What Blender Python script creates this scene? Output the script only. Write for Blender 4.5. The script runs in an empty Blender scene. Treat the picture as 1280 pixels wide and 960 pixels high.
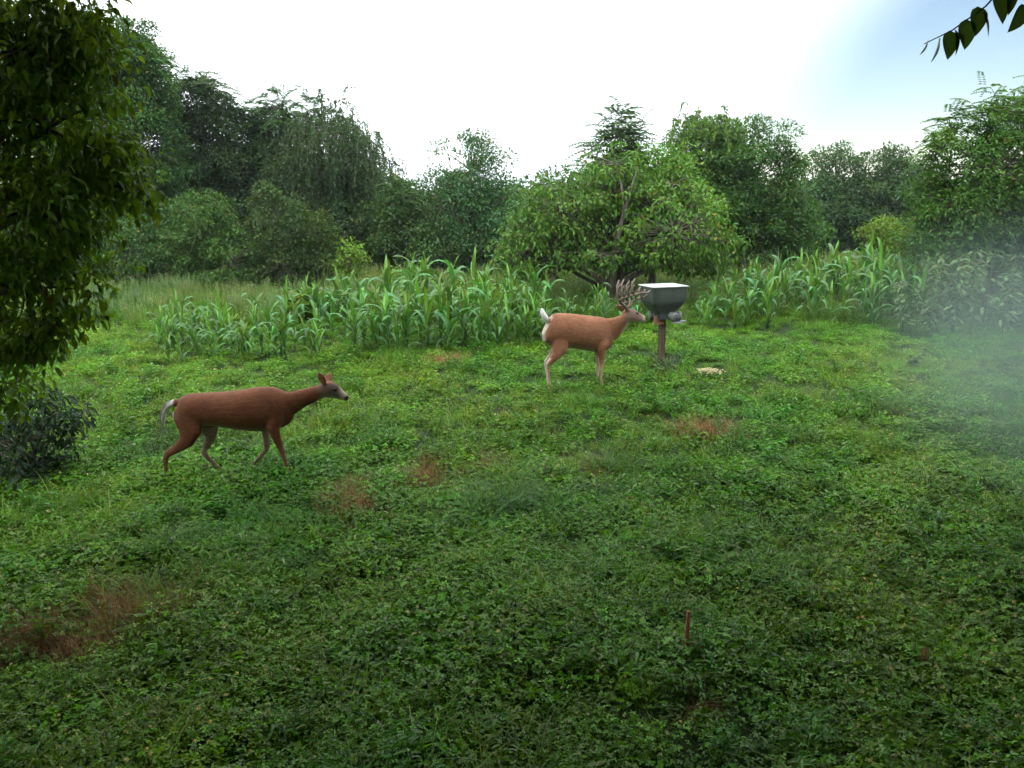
import bpy, math, random
import numpy as np
from mathutils import Vector, Matrix

# ------------------------------------------------------------------ camera, sky, sun, exposure
S = bpy.context.scene
C = S.collection
R = math.radians
CAMZ, PITCH, F = 3.25, R(11.6), 1200.0
cam = bpy.data.cameras.new('camera')
cam.sensor_width = 36.0
cam.lens = 36.0 * F / 1280.0
cam.clip_start, cam.clip_end = 0.05, 2000
camo = bpy.data.objects.new('camera', cam)
camo.location = (0, 0, CAMZ)
camo.rotation_euler = (R(90) - PITCH, 0, 0)
C.objects.link(camo)
S.camera = camo

SUN_EL, SUN_AZ = R(52), R(-155)          # azimuth from +Y (view direction) towards +X
sun_dir = Vector((math.sin(SUN_AZ) * math.cos(SUN_EL), math.cos(SUN_AZ) * math.cos(SUN_EL), math.sin(SUN_EL)))
W = bpy.data.worlds.new('World')
S.world = W
W.use_nodes = True
nt = W.node_tree
nt.nodes.clear()
def wn(t, **k):
    n = nt.nodes.new(t)
    for a, b in k.items():
        setattr(n, a, b)
    return n
def math_node(tree, op, a, b=None, clamp=False):
    n = tree.nodes.new('ShaderNodeMath'); n.operation = op; n.use_clamp = clamp
    for i, v in enumerate((a, b)):
        if v is None: continue
        if isinstance(v, (int, float)): n.inputs[i].default_value = v
        else: tree.links.new(v, n.inputs[i])
    return n.outputs[0]
sky = wn('ShaderNodeTexSky', sky_type='NISHITA', sun_disc=False, sun_elevation=SUN_EL, sun_rotation=SUN_AZ,
         altitude=200, air_density=1.0, dust_density=0.2, ozone_density=1.0)
tc = wn('ShaderNodeTexCoord')
mp = wn('ShaderNodeMapping')
mp.inputs['Scale'].default_value = (1.0, 1.0, 2.2)
nt.links.new(tc.outputs['Generated'], mp.inputs['Vector'])
nz = wn('ShaderNodeTexNoise'); nz.inputs['Scale'].default_value = 2.0; nz.inputs['Detail'].default_value = 4.0
nz.inputs['Roughness'].default_value = 0.5
nt.links.new(mp.outputs['Vector'], nz.inputs['Vector'])
def fan(v, lo, hi):
    m = wn('ShaderNodeMapRange', interpolation_type='SMOOTHSTEP'); m.inputs['From Min'].default_value = lo; m.inputs['From Max'].default_value = hi
    nt.links.new(v, m.inputs['Value']); return m.outputs['Result']
dg_ = wn('ShaderNodeVectorMath', operation='DOT_PRODUCT')
nt.links.new(tc.outputs['Generated'], dg_.inputs[0])
GA, GE = R(49), R(-20)
dg_.inputs[1].default_value = (math.sin(GA) * math.cos(GE), math.cos(GA) * math.cos(GE), math.sin(GE))
gap = fan(math_node(nt, 'ADD', dg_.outputs['Value'], math_node(nt, 'MULTIPLY', math_node(nt, 'SUBTRACT', nz.outputs['Fac'], 0.5), 0.07)), 0.66, 0.80)   # blue opening in the cloud
cov = math_node(nt, 'SUBTRACT', math_node(nt, 'ADD', 0.78, math_node(nt, 'MULTIPLY', nz.outputs['Fac'], 0.3)), math_node(nt, 'MULTIPLY', gap, 1.0), clamp=True)
sep = wn('ShaderNodeSeparateXYZ'); nt.links.new(tc.outputs['Generated'], sep.inputs[0])
# overcast: brighter overhead than at the horizon
cloudv = math_node(nt, 'ADD', math_node(nt, 'ADD', 9.0, math_node(nt, 'MULTIPLY', math_node(nt, 'MAXIMUM', sep.outputs['Z'], 0.0), 22.0)), math_node(nt, 'MULTIPLY', nz.outputs['Fac'], 8.0))
comb = wn('ShaderNodeCombineColor')
for i, k in enumerate((0.93, 1.0, 1.03)):
    nt.links.new(math_node(nt, 'MULTIPLY', cloudv, k), comb.inputs[i])
mx = wn('ShaderNodeMix', data_type='RGBA')
nt.links.new(cov, mx.inputs['Factor'])
nt.links.new(sky.outputs[0], mx.inputs[6]); nt.links.new(comb.outputs[0], mx.inputs[7])
bg = wn('ShaderNodeBackground'); bg.inputs['Strength'].default_value = 0.05
nt.links.new(mx.outputs[2], bg.inputs['Color'])
wo = wn('ShaderNodeOutputWorld')
nt.links.new(bg.outputs[0], wo.inputs['Surface'])

sl = bpy.data.lights.new('sun', 'SUN')
sl.energy, sl.angle, sl.color = 1.0, R(35), (1.0, 0.95, 0.86)
so = bpy.data.objects.new('sun', sl)
so.rotation_euler = sun_dir.to_track_quat('Z', 'Y').to_euler()
so.location = sun_dir * 60
C.objects.link(so)

S.view_settings.view_transform = 'Standard'
S.view_settings.look = 'None'
S.view_settings.gamma = 1.0
S.view_settings.exposure = 1.4
S.render.engine = 'CYCLES'
S.cycles.use_denoising = True
S.cycles.max_bounces = 6
S.cycles.diffuse_bounces = 3
S.cycles.transmission_bounces = 4
S.cycles.transparent_max_bounces = 4
S.cycles.volume_bounces = 0
S.cycles.volume_step_rate = 5.0
S.cycles.volume_max_steps = 48
S.cycles.use_adaptive_sampling = True
S.cycles.adaptive_threshold = 0.03

# ------------------------------------------------------------------ helpers
rng = np.random.default_rng(7)
random.seed(7)
CP, SP = math.cos(PITCH), math.sin(PITCH)
def ray(px, py):
    x, y = (px - 640) / F, (480 - py) / F
    return Vector((x, SP * y + CP, CP * y - SP))
def at(px, py, Y):
    d = ray(px, py)
    return Vector((0, 0, CAMZ)) + d * (Y / d.y)
def gz(x, y):
    """height of the terrain: rises gently away from the camera, then levels"""
    x, y = np.asarray(x, float), np.asarray(y, float)
    k = 2.0
    s = 0.055 * (17 - np.logaddexp(0, (17 - y) / k) * k)
    s = np.maximum(s, -1.2)
    b = 0.025 * np.sin(x * 1.3 + 0.7) * np.cos(y * 1.1) + 0.018 * np.sin(x * 2.9 + y * 2.3) + 0.012 * np.sin(x * 5.1 - y * 4.3)
    return s + b
def ground(px, py):
    d = ray(px, py); o = Vector((0, 0, CAMZ)); t = 2.0
    while t < 400:
        p = o + d * t
        if p.z < float(gz(p.x, p.y)):
            return Vector((p.x, p.y, float(gz(p.x, p.y))))
        t += 0.02
    return o + d * 60
def pxm(Y): return F * CP / Y                    # pixels of the photograph per metre at distance Y

def tag(o, label=None, cat=None, group=None, kind=None):
    for k, v in (('label', label), ('category', cat), ('group', group), ('kind', kind)):
        if v: o[k] = v
    return o
def empty(name, loc, rz=0.0):
    o = bpy.data.objects.new(name, None); o.location = loc; o.rotation_euler = (0, 0, rz)
    o.empty_display_size = 0.1
    C.objects.link(o); return o
def mesh_np(name, V, Fc, col=None, smooth=True):
    """V (n,3); Fc list of index arrays (tri or quad)"""
    me = bpy.data.meshes.new(name)
    V = np.asarray(V, np.float32)
    Fc = [np.asarray(f, np.int32) for f in Fc if len(f)]
    loops = np.concatenate([f.ravel() for f in Fc]); tot = np.concatenate([np.full(len(f), f.shape[1], np.int32) for f in Fc])
    start = np.concatenate(([0], np.cumsum(tot)[:-1])).astype(np.int32)
    me.vertices.add(len(V)); me.vertices.foreach_set('co', V.ravel())
    me.loops.add(len(loops)); me.loops.foreach_set('vertex_index', loops)
    me.polygons.add(len(tot)); me.polygons.foreach_set('loop_start', start)
    me.polygons.foreach_set('use_smooth', np.full(len(tot), smooth, bool))
    me.update(calc_edges=True); me.validate()
    if col is not None:
        a = me.attributes.new('Col', 'FLOAT_COLOR', 'POINT')
        c = np.ones((len(V), 4), np.float32); c[:, :3] = col
        a.data.foreach_set('color', c.ravel())
    return me
def link(name, me, mat, parent=None, loc=None):
    o = bpy.data.objects.new(name, me)
    if mat and not me.materials: me.materials.append(mat)
    C.objects.link(o)
    if parent: o.parent = parent
    if loc is not None: o.location = loc
    return o
class MB:
    def __init__(s): s.V, s.Q, s.T, s.K, s.n = [], [], [], [], 0
    def add(s, V, Q=None, T=None, col=(1, 1, 1)):
        V = np.asarray(V, float).reshape(-1, 3)
        s.V.append(V); s.K.append(np.broadcast_to(np.asarray(col, float), V.shape) if np.ndim(col) == 1 else col)
        if Q is not None and len(Q): s.Q.append(np.asarray(Q).reshape(-1, 4) + s.n)
        if T is not None and len(T): s.T.append(np.asarray(T).reshape(-1, 3) + s.n)
        s.n += len(V)
    def tube(s, P, r, n=6, col=(1, 1, 1), cap=True):
        P = np.asarray(P, float); m = len(P); r = np.broadcast_to(np.asarray(r, float), (m,))
        t = np.gradient(P, axis=0); t /= np.linalg.norm(t, axis=1)[:, None] + 1e-9
        ref = np.array([0.31, 0.95, 0.05]) if abs(t[0] @ np.array([0.31, 0.95, 0.05])) < 0.8 else np.array([1, 0, 0.1])
        u = np.cross(t, ref); u /= np.linalg.norm(u, axis=1)[:, None]; v = np.cross(t, u)
        a = np.arange(n) * 2 * math.pi / n
        ring = P[:, None] + r[:, None, None] * (u[:, None] * np.cos(a)[None, :, None] + v[:, None] * np.sin(a)[None, :, None])
        V = ring.reshape(-1, 3)
        i = np.arange(m - 1)[:, None] * n; j = np.arange(n)[None]; k = (j + 1) % n
        Q = np.stack([i + j, i + k, i + n + k, i + n + j], -1).reshape(-1, 4)
        T = []
        if cap:
            V = np.vstack([V, P[:1], P[-1:]]); a0, a1 = m * n, m * n + 1
            T = [(a0, (q + 1) % n, q) for q in range(n)] + [(a1, (m - 1) * n + q, (m - 1) * n + (q + 1) % n) for q in range(n)]
        s.add(V, Q, T, col)
    def box(s, c, h, rz=0, col=(1, 1, 1)):
        B = np.array([(x, y, z) for x in (-1, 1) for y in (-1, 1) for z in (-1, 1)]) * np.asarray(h)
        q = np.array([[math.cos(rz), -math.sin(rz), 0], [math.sin(rz), math.cos(rz), 0], [0, 0, 1]])
        s.add(B @ q.T + np.asarray(c), [(0, 1, 3, 2), (4, 6, 7, 5), (0, 4, 5, 1), (2, 3, 7, 6), (0, 2, 6, 4), (1, 5, 7, 3)], None, col)
    def me(s, name, off=(0, 0, 0), smooth=True):
        return mesh_np(name, np.vstack(s.V) - np.asarray(off), [np.vstack(s.Q) if s.Q else [], np.vstack(s.T) if s.T else []], np.vstack(s.K), smooth)

def unit(v): return v / (np.linalg.norm(v, axis=-1, keepdims=True) + 1e-9)
# leaf templates: (along, across, up), triangles
LEAF_S = (np.array([(0, 0, 0), (.45, .5, .12), (.45, -.5, .12), (1, 0, -.12)]), np.array([(0, 2, 3), (0, 3, 1)]))
LEAF_M = (np.array([(0, 0, 0), (.25, .40, .08), (.3, 0, -.03), (.25, -.40, .08), (.62, .38, .03), (.66, 0, -.08), (.62, -.38, .03), (1, 0, -.28)]),
          np.array([(0, 2, 1), (0, 3, 2), (1, 2, 5), (1, 5, 4), (3, 6, 5), (3, 5, 2), (4, 5, 7), (5, 6, 7)]))
LEAF_C = (np.array([(0, 0, 0), (.55, .46, .1), (1, .22, .04), (1, -.22, .04), (.55, -.46, .1), (.55, 0, 0)]),
          np.array([(0, 5, 1), (5, 2, 1), (5, 3, 2), (5, 4, 3), (0, 4, 5)]))
def fine_leaf(n=9):
    u = np.linspace(0, 1, n); w = 0.52 * np.sin(math.pi * u ** 0.75) ** 0.8 * (1 - 0.25 * u); w[0] = w[-1] = 0
    V, T = [], []
    for i in range(n):
        z = -0.22 * u[i] ** 2; V += [(u[i], w[i], z + 0.22 * w[i]), (u[i], 0, z), (u[i], -w[i], z + 0.22 * w[i])]
    for i in range(n - 1):
        a = 3 * i; T += [(a, a + 1, a + 4), (a, a + 4, a + 3), (a + 1, a + 2, a + 5), (a + 1, a + 5, a + 4)]
    return np.array(V), np.array(T)
LEAF_F = fine_leaf()
def leaves(mb, P, D, N, L, Wd, col, T=LEAF_S):
    P, D, N = np.asarray(P), unit(np.asarray(D)), np.asarray(N)
    B = unit(np.cross(N, D)); N = np.cross(D, B)
    L = np.broadcast_to(L, (len(P),))[:, None, None]; Wd = np.broadcast_to(Wd, (len(P),))[:, None, None]
    t = T[0][None]
    V = P[:, None] + D[:, None] * t[..., 0:1] * L + B[:, None] * t[..., 1:2] * Wd + N[:, None] * t[..., 2:3] * L * 0.8
    k = T[0].shape[0]
    Fc = (T[1][None] + (np.arange(len(P)) * k)[:, None, None]).reshape(-1, 3)
    mb.add(V.reshape(-1, 3), None, Fc, np.repeat(np.asarray(col), k, 0))

# ------------------------------------------------------------------ materials
def new_mat(name):
    m = bpy.data.materials.new(name); m.use_nodes = True
    t = m.node_tree; t.nodes.clear()
    out = t.nodes.new('ShaderNodeOutputMaterial')
    return m, t, out
def leaf_mat(name, trans=0.35, rough=0.45, spec=0.4, patch=0.0, rnd=0.25, patch_cols=((0.75, 0.95, 0.8), (1.35, 1.1, 0.6)), pscale=0.5):
    m, t, out = new_mat(name); Lk = t.links.new
    at_ = t.nodes.new('ShaderNodeAttribute'); at_.attribute_name = 'Col'
    oi = t.nodes.new('ShaderNodeObjectInfo')
    hs = t.nodes.new('ShaderNodeHueSaturation')
    Lk(at_.outputs['Color'], hs.inputs['Color'])
    Lk(math_node(t, 'ADD', 1 - rnd, math_node(t, 'MULTIPLY', oi.outputs['Random'], 2 * rnd)), hs.inputs['Value'])
    Lk(math_node(t, 'ADD', 0.5 - 0.06 * rnd, math_node(t, 'MULTIPLY', oi.outputs['Random'], 0.12 * rnd)), hs.inputs['Hue'])
    col = hs.outputs[0]
    if patch > 0:
        g = t.nodes.new('ShaderNodeNewGeometry')
        n = t.nodes.new('ShaderNodeTexNoise'); n.inputs['Scale'].default_value = pscale; n.inputs['Detail'].default_value = 3
        Lk(g.outputs['Position'], n.inputs['Vector'])
        cr = t.nodes.new('ShaderNodeValToRGB')
        cr.color_ramp.elements[0].position = 0.35; cr.color_ramp.elements[1].position = 0.68
        cr.color_ramp.elements[0].color = (*patch_cols[0], 1); cr.color_ramp.elements[1].color = (*patch_cols[1], 1)
        Lk(n.outputs['Fac'], cr.inputs[0])
        mm = t.nodes.new('ShaderNodeMix'); mm.data_type = 'RGBA'; mm.blend_type = 'MULTIPLY'
        mm.inputs['Factor'].default_value = patch
        Lk(col, mm.inputs[6]); Lk(cr.outputs[0], mm.inputs[7]); col = mm.outputs[2]
    p = t.nodes.new('ShaderNodeBsdfPrincipled')
    Lk(col, p.inputs['Base Color']); p.inputs['Roughness'].default_value = rough
    p.inputs['Specular IOR Level'].default_value = spec
    tr = t.nodes.new('ShaderNodeBsdfTranslucent')
    tm = t.nodes.new('ShaderNodeMix'); tm.data_type = 'RGBA'; tm.blend_type = 'MULTIPLY'; tm.inputs['Factor'].default_value = 1
    Lk(col, tm.inputs[6]); tm.inputs[7].default_value = (1.25, 1.15, 0.5, 1); Lk(tm.outputs[2], tr.inputs['Color'])
    mix = t.nodes.new('ShaderNodeMixShader'); mix.inputs[0].default_value = trans
    Lk(p.outputs[0], mix.inputs[1]); Lk(tr.outputs[0], mix.inputs[2]); Lk(mix.outputs[0], out.inputs[0])
    return m
def noise_mat(name, cols, scale=8.0, rough=0.85, detail=6, bump=0.3, bscale=None, spec=0.3, stretch=(1, 1, 1), metal=0.0):
    m, t, out = new_mat(name); Lk = t.links.new
    tcn = t.nodes.new('ShaderNodeTexCoord'); mp_ = t.nodes.new('ShaderNodeMapping'); mp_.inputs['Scale'].default_value = stretch
    Lk(tcn.outputs['Object'], mp_.inputs['Vector'])
    n = t.nodes.new('ShaderNodeTexNoise'); n.inputs['Scale'].default_value = scale; n.inputs['Detail'].default_value = detail
    n.inputs['Roughness'].default_value = 0.65
    Lk(mp_.outputs[0], n.inputs['Vector'])
    cr = t.nodes.new('ShaderNodeValToRGB'); e = cr.color_ramp.elements
    while len(e) < len(cols): e.new(0.5)
    for i, c in enumerate(cols):
        e[i].position = 0.3 + 0.4 * i / max(1, len(cols) - 1); e[i].color = (*c, 1)
    Lk(n.outputs['Fac'], cr.inputs[0])
    p = t.nodes.new('ShaderNodeBsdfPrincipled'); Lk(cr.outputs[0], p.inputs['Base Color'])
    p.inputs['Roughness'].default_value = rough; p.inputs['Specular IOR Level'].default_value = spec; p.inputs['Metallic'].default_value = metal
    if bump:
        n2 = t.nodes.new('ShaderNodeTexNoise'); n2.inputs['Scale'].default_value = bscale or scale * 4; n2.inputs['Detail'].default_value = 5
        Lk(mp_.outputs[0], n2.inputs['Vector'])
        b = t.nodes.new('ShaderNodeBump'); b.inputs['Strength'].default_value = bump; b.inputs['Distance'].default_value = 0.02
        Lk(n2.outputs['Fac'], b.inputs['Height']); Lk(b.outputs[0], p.inputs['Normal'])
    Lk(p.outputs[0], out.inputs[0])
    return m
def fur_mat(name):
    m, t, out = new_mat(name); Lk = t.links.new
    a = t.nodes.new('ShaderNodeAttribute'); a.attribute_name = 'Col'
    tcn = t.nodes.new('ShaderNodeTexCoord'); mp_ = t.nodes.new('ShaderNodeMapping'); mp_.inputs['Scale'].default_value = (0.3, 1, 1)
    Lk(tcn.outputs['Object'], mp_.inputs['Vector'])
    n = t.nodes.new('ShaderNodeTexNoise'); n.inputs['Scale'].default_value = 60; n.inputs['Detail'].default_value = 5
    Lk(mp_.outputs[0], n.inputs['Vector'])
    n3 = t.nodes.new('ShaderNodeTexNoise'); n3.inputs['Scale'].default_value = 6.5; n3.inputs['Detail'].default_value = 4
    Lk(tcn.outputs['Object'], n3.inputs['Vector'])
    v = math_node(t, 'ADD', 0.08, math_node(t, 'ADD', math_node(t, 'MULTIPLY', n.outputs['Fac'], 1.0), math_node(t, 'MULTIPLY', n3.outputs['Fac'], 0.85)))
    hs = t.nodes.new('ShaderNodeHueSaturation'); Lk(a.outputs['Color'], hs.inputs['Color']); Lk(v, hs.inputs['Value'])
    p = t.nodes.new('ShaderNodeBsdfPrincipled'); Lk(hs.outputs[0], p.inputs['Base Color'])
    p.inputs['Roughness'].default_value = 0.75; p.inputs['Specular IOR Level'].default_value = 0.25
    p.inputs['Sheen Weight'].default_value = 0.05; p.inputs['Sheen Roughness'].default_value = 0.4
    p.inputs['Sheen Tint'].default_value = (1, 0.75, 0.55, 1)
    b = t.nodes.new('ShaderNodeBump'); b.inputs['Strength'].default_value = 0.5; b.inputs['Distance'].default_value = 0.008
    b2 = t.nodes.new('ShaderNodeBump'); b2.inputs['Strength'].default_value = 0.25; b2.inputs['Distance'].default_value = 0.05
    Lk(n3.outputs['Fac'], b2.inputs['Height']); Lk(b2.outputs[0], b.inputs['Normal'])
    Lk(n.outputs['Fac'], b.inputs['Height']); Lk(b.outputs[0], p.inputs['Normal'])
    Lk(p.outputs[0], out.inputs[0]); return m

M = {}
M['leaf'] = leaf_mat('tree_leaf', 0.35, 0.55, 0.2)
M['leaf_near'] = leaf_mat('near_leaf', 0.5, 0.45, 0.25)
M['cover'] = leaf_mat('ground_cover_leaf', 0.42, 0.36, 0.2, patch=0.9, pscale=0.55)
M['corn'] = leaf_mat('corn_leaf', 0.32, 0.4, 0.3, rnd=0.35)
M['dry'] = leaf_mat('dry_leaf', 0.25, 0.6, 0.2)
M['bark'] = noise_mat('bark', [(0.035, 0.03, 0.024), (0.09, 0.075, 0.06), (0.14, 0.125, 0.1)], 6, bump=0.8, stretch=(3, 3, 0.6))
M['fur'] = fur_mat('deer_fur')

# ------------------------------------------------------------------ ground
def build_ground():
    ys = np.concatenate([np.linspace(-60, 2, 32), np.linspace(2.2, 30, 160), np.geomspace(30.6, 900, 34)])
    xs = np.concatenate([-np.geomspace(900, 16, 24), np.linspace(-15.6, 15.6, 150), np.geomspace(16, 900, 24)])
    X, Y = np.meshgrid(xs, ys)
    Z = gz(X, Y)
    V = np.stack([X, Y, Z], -1).reshape(-1, 3)
    nx, ny = len(xs), len(ys)
    i = (np.arange(ny - 1)[:, None] * nx + np.arange(nx - 1)[None]).ravel()
    me = mesh_np('ground', V, [np.stack([i, i + 1, i + nx + 1, i + nx], -1)])
    m = noise_mat('soil', [(0.012, 0.018, 0.007), (0.02, 0.036, 0.01), (0.035, 0.04, 0.018)], 2.5, bump=0.8, bscale=30, rough=0.95, spec=0.1)
    tag(link('ground', me, m), kind='structure')
build_ground()

# ------------------------------------------------------------------ trees
def jit_col(base, n, v=0.25, h=0.12):
    b = np.asarray(base, float)[None].repeat(n, 0)
    b = b * (1 + v * rng.standard_normal((n, 1))).clip(0.45, 1.7)
    b[:, 0] *= (1 + h * rng.standard_normal(n)).clip(0.6, 1.5)
    b[:, 2] *= (1 + h * rng.standard_normal(n)).clip(0.5, 1.6)
    return b
def lobes_from(px_lobes, Y, depth=1.0, spread=0.5):
    out = []
    for l in px_lobes:
        cx, cy, rx, ry = l[:4]
        yy = Y + (l[4] if len(l) > 4 else rng.uniform(-spread, spread))
        k = pxm(yy)
        out.append((np.array(at(cx, cy, yy)), np.array([rx / k, max(rx, ry) / k * depth * 0.9, ry / k])))
    return out
def crown_geo(mb, lobes, col, leaf, per_m2, clump_r, style='broad', T=LEAF_S, asp=0.5, shell=0.5, droop=0.3, wood=None, twig_r=0.012, yellow=0.02):
    for c, r in lobes:
        area = 4 * math.pi * ((r[0] * r[1]) ** 1.6 / 3 + (r[0] * r[2]) ** 1.6 / 3 + (r[1] * r[2]) ** 1.6 / 3) ** (1 / 1.6)
        nc = max(6, int(area / (clump_r ** 2 * 2.0)))
        u = unit(rng.standard_normal((nc, 3)))
        rad = shell + (1 - shell) * rng.random(nc) ** 0.6
        rad = rad * (1 + 0.12 * rng.standard_normal(nc))
        cc = c + u * rad[:, None] * r
        n_each = max(8, int(per_m2 * clump_r ** 2 * 4))
        for q in range(nc):
            cr = clump_r * rng.uniform(0.6, 1.35)
            n = int(n_each * rng.uniform(0.5, 1.2))
            out = unit(cc[q] - c + np.array([0, 0, 0.2 * r[2]]))
            ccol = np.asarray(col) * rng.uniform(0.78, 1.25) * np.array([rng.uniform(0.88, 1.15), 1, rng.uniform(0.85, 1.15)])
            if wood is not None and twig_r > 0 and rng.random() < 0.8:
                a = c + (cc[q] - c) * 0.1; mid = (a + cc[q]) / 2 + np.array([0, 0, 0.1 * cr]) + rng.standard_normal(3) * 0.08 * cr
                wood.tube([a, mid, cc[q]], [twig_r * 1.5, twig_r, twig_r * 0.4], 4, cap=False)
            if style == 'pinnate':
                nf = max(4, n // 12)
                d = unit(rng.standard_normal((nf, 3)) * np.array([1, 1, 0.45]) + out * 0.5 + np.array([0, 0, 0.15]))
                for k in range(nf):
                    ln = leaf * rng.uniform(5, 8); m = 9
                    s = np.linspace(0.15, 1, m)
                    P = cc[q] + rng.standard_normal(3) * cr * 0.35 + d[k] * (s * ln)[:, None] + np.array([0, 0, -1]) * (droop * ln * s ** 2)[:, None]
                    side = unit(np.cross(d[k], [0, 0, 1.0]))
                    for sg in (-1, 1):
                        D = side * sg + d[k] * 0.35 + np.array([0, 0, -0.3])
                        leaves(mb, P, np.repeat(D[None], m, 0), np.repeat(np.array([[0, 0, 1.0]]), m, 0) + 0.25 * rng.standard_normal((m, 3)),
                               leaf * 1.7 * rng.uniform(0.8, 1.1, m) * (1.1 - 0.4 * s), leaf * 0.72, jit_col(ccol, m, 0.15, 0.08), T)
            elif style == 'willow':
                ns = max(4, n // 9)
                for k in range(ns):
                    p0 = cc[q] + rng.standard_normal(3) * cr * 0.5
                    ln = rng.uniform(0.6, 1.5) * cr * 2.2; m = 22
                    s = np.linspace(0, 1, m)[:, None]
                    hd = unit(rng.standard_normal(3) * np.array([1, 1, 0]) + out * np.array([1, 1, 0]) * 0.8)
                    P = p0 + hd * (0.45 * ln * np.sqrt(s)) + np.array([0, 0, 0.22]) * ln * np.sin(s * 2.2) - np.array([0, 0, 1.0]) * ln * s ** 1.6
                    if wood is not None: wood.tube(P[::5], [0.006, 0.005, 0.004, 0.003, 0.002], 3, cap=False)
                    D = rng.standard_normal((m, 3)) * 0.7 + np.array([0, 0, -0.8])
                    leaves(mb, P, D, rng.standard_normal((m, 3)), leaf * rng.uniform(0.8, 1.5, m), leaf * 0.5, jit_col(ccol, m, 0.2), T)
            else:
                v = unit(rng.standard_normal((n, 3)) + np.array([0, 0, 0.35]) + out * 0.35)
                P = cc[q] + v * (cr * rng.random(n) ** 0.45)[:, None] * np.array([1.15, 1.15, 0.75])
                D = v * 0.7 + rng.standard_normal((n, 3)) * 0.5 + np.array([0, 0, -droop])
                N = np.array([0, 0, 0.8]) + v * 0.5 + rng.standard_normal((n, 3)) * 0.45
                k = jit_col(ccol, n, 0.2, 0.1)
                yl = rng.random(n) < yellow
                k[yl] = np.array([0.16, 0.14, 0.02]) * rng.uniform(0.6, 1.1, (yl.sum(), 1))
                L = leaf * rng.uniform(0.65, 1.3, n)
                leaves(mb, P, D, N, L, L * asp, k, T)
def tree(name, label, cat, base, px_lobes, Y, col, leaf=0.095, per_m2=400, clump_r=0.36, style='broad', T=LEAF_S, asp=0.5, tr=0.09,
         group=None, depth=1.0, shell=0.5, droop=0.3, mat='leaf', stems=1, lobes=None, twig_r=0.012, yellow=0.02, extra=None, spread=0.5):
    lobes = lobes or lobes_from(px_lobes, Y, depth, spread)
    base = np.array(base, float)
    root = tag(empty(name, base), label, cat, group)
    wood, cr = MB(), MB()
    top = max(lobes, key=lambda l: l[0][2])[0]
    low = min(l[0][2] - l[1][2] for l in lobes)
    cen = np.mean([l[0] for l in lobes], 0)
    H = top[2] - base[2]
    for k in range(stems):
        off = np.array([0, 0, 0.]) if stems == 1 else np.array([math.cos(k * 2.4), math.sin(k * 2.4), 0]) * tr * 1.2
        lean = np.array([0, 0, 0.]) if stems == 1 else np.array([math.cos(k * 2.4 + 0.4), math.sin(k * 2.4 + 0.4), 0]) * H * 0.22
        s = np.linspace(0, 1, 8)[:, None]
        P = base + off + (top + lean - base) * s * np.array([1, 1, 0.95]) + np.sin(s * 5 + k) * 0.04 * H * np.array([0.5, 0.3, 0])
        P[0, 2] -= 0.12
        wood.tube(P, tr * np.array([1.5, 1.05, 0.95, 0.85, 0.7, 0.5, 0.32, 0.12]), 9)
        if k == 0: spine = P
        if stems > 1: spine = P
        for c, r in lobes:
            if stems > 1 and rng.random() < 0.45: continue
            j = int(np.clip((c[2] - 0.9 * r[2] - base[2]) / H * 7 - 0.5, 1, 6))
            a = spine[j]; d = c - a
            mid = a + d * 0.5 + np.array([0, 0, 0.10]) * np.linalg.norm(d) + rng.standard_normal(3) * 0.05
            wood.tube([a, mid, c], [tr * 0.5, tr * 0.32, tr * 0.14], 6, cap=False)
    crown_geo(cr, lobes, col, leaf, per_m2, clump_r, style, T, asp, shell, droop, wood, twig_r, yellow)
    if extra: extra(cr, wood)
    link('trunk', wood.me('trunk', base), M['bark'], root)
    link('crown', cr.me('crown', base), M[mat], root)
    return root
def gbase(px, Y):
    p = at(px, 300, Y); return (p.x, Y, float(gz(p.x, Y)))

DK = (0.040, 0.092, 0.022); MD = (0.055, 0.125, 0.02); BL = (0.045, 0.098, 0.034); YG = (0.11, 0.20, 0.022); LT = (0.08, 0.155, 0.022)
BG = 'trees of the wood edge behind the meadow'
def pin_extra(px_lobes, Y, col, leaf=0.075, r=0.3):
    def f(cr, wood):
        crown_geo(cr, lobes_from(px_lobes, Y), col, leaf, 120, r, 'pinnate', LEAF_S, 0.4, 0.3, 0.35, wood, 0.008)
    return f
def wil_extra(px_lobes, Y, col, leaf=0.09, r=0.35, per=130):
    def f(cr, wood):
        crown_geo(cr, lobes_from(px_lobes, Y), col, leaf, per, r, 'willow', LEAF_S, 0.3, 0.4, 0.35, wood, 0.008)
    return f
tree('oak_tree', 'tall dark broadleaf tree rising highest in the wood behind the near leafy branches', 'tree', gbase(130, 25.5),
     [(178, 105, 38, 44), (115, 62, 66, 42), (140, 110, 72, 66), (165, 190, 66, 70), (100, 200, 80, 90), (150, 275, 80, 75), (80, 300, 70, 70), (60, 110, 70, 80)], 25.5, DK, group=BG, tr=0.16,
     extra=pin_extra([(160, 75, 50, 35)], 25.5, DK))
tree('locust_tree', 'bluish green feathery-topped tree beside the tallest dark tree', 'tree', gbase(255, 27.5),
     [(252, 150, 46, 48), (265, 205, 58, 60), (235, 265, 60, 60), (290, 260, 50, 60)], 27.5, BL, group=BG, tr=0.13,
     extra=pin_extra([(255, 120, 42, 30), (225, 190, 25, 40)], 27.3, BL))
tree('walnut_tree', 'feathery open-topped tree between the bluish tree and the drooping willow', 'tree', gbase(345, 28.5),
     [(345, 185, 44, 48), (350, 240, 56, 56), (325, 285, 50, 50)], 28.5, BL, group=BG, tr=0.13,
     extra=pin_extra([(345, 140, 38, 28), (320, 165, 30, 30), (385, 150, 26, 28)], 28.2, BL))
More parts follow.
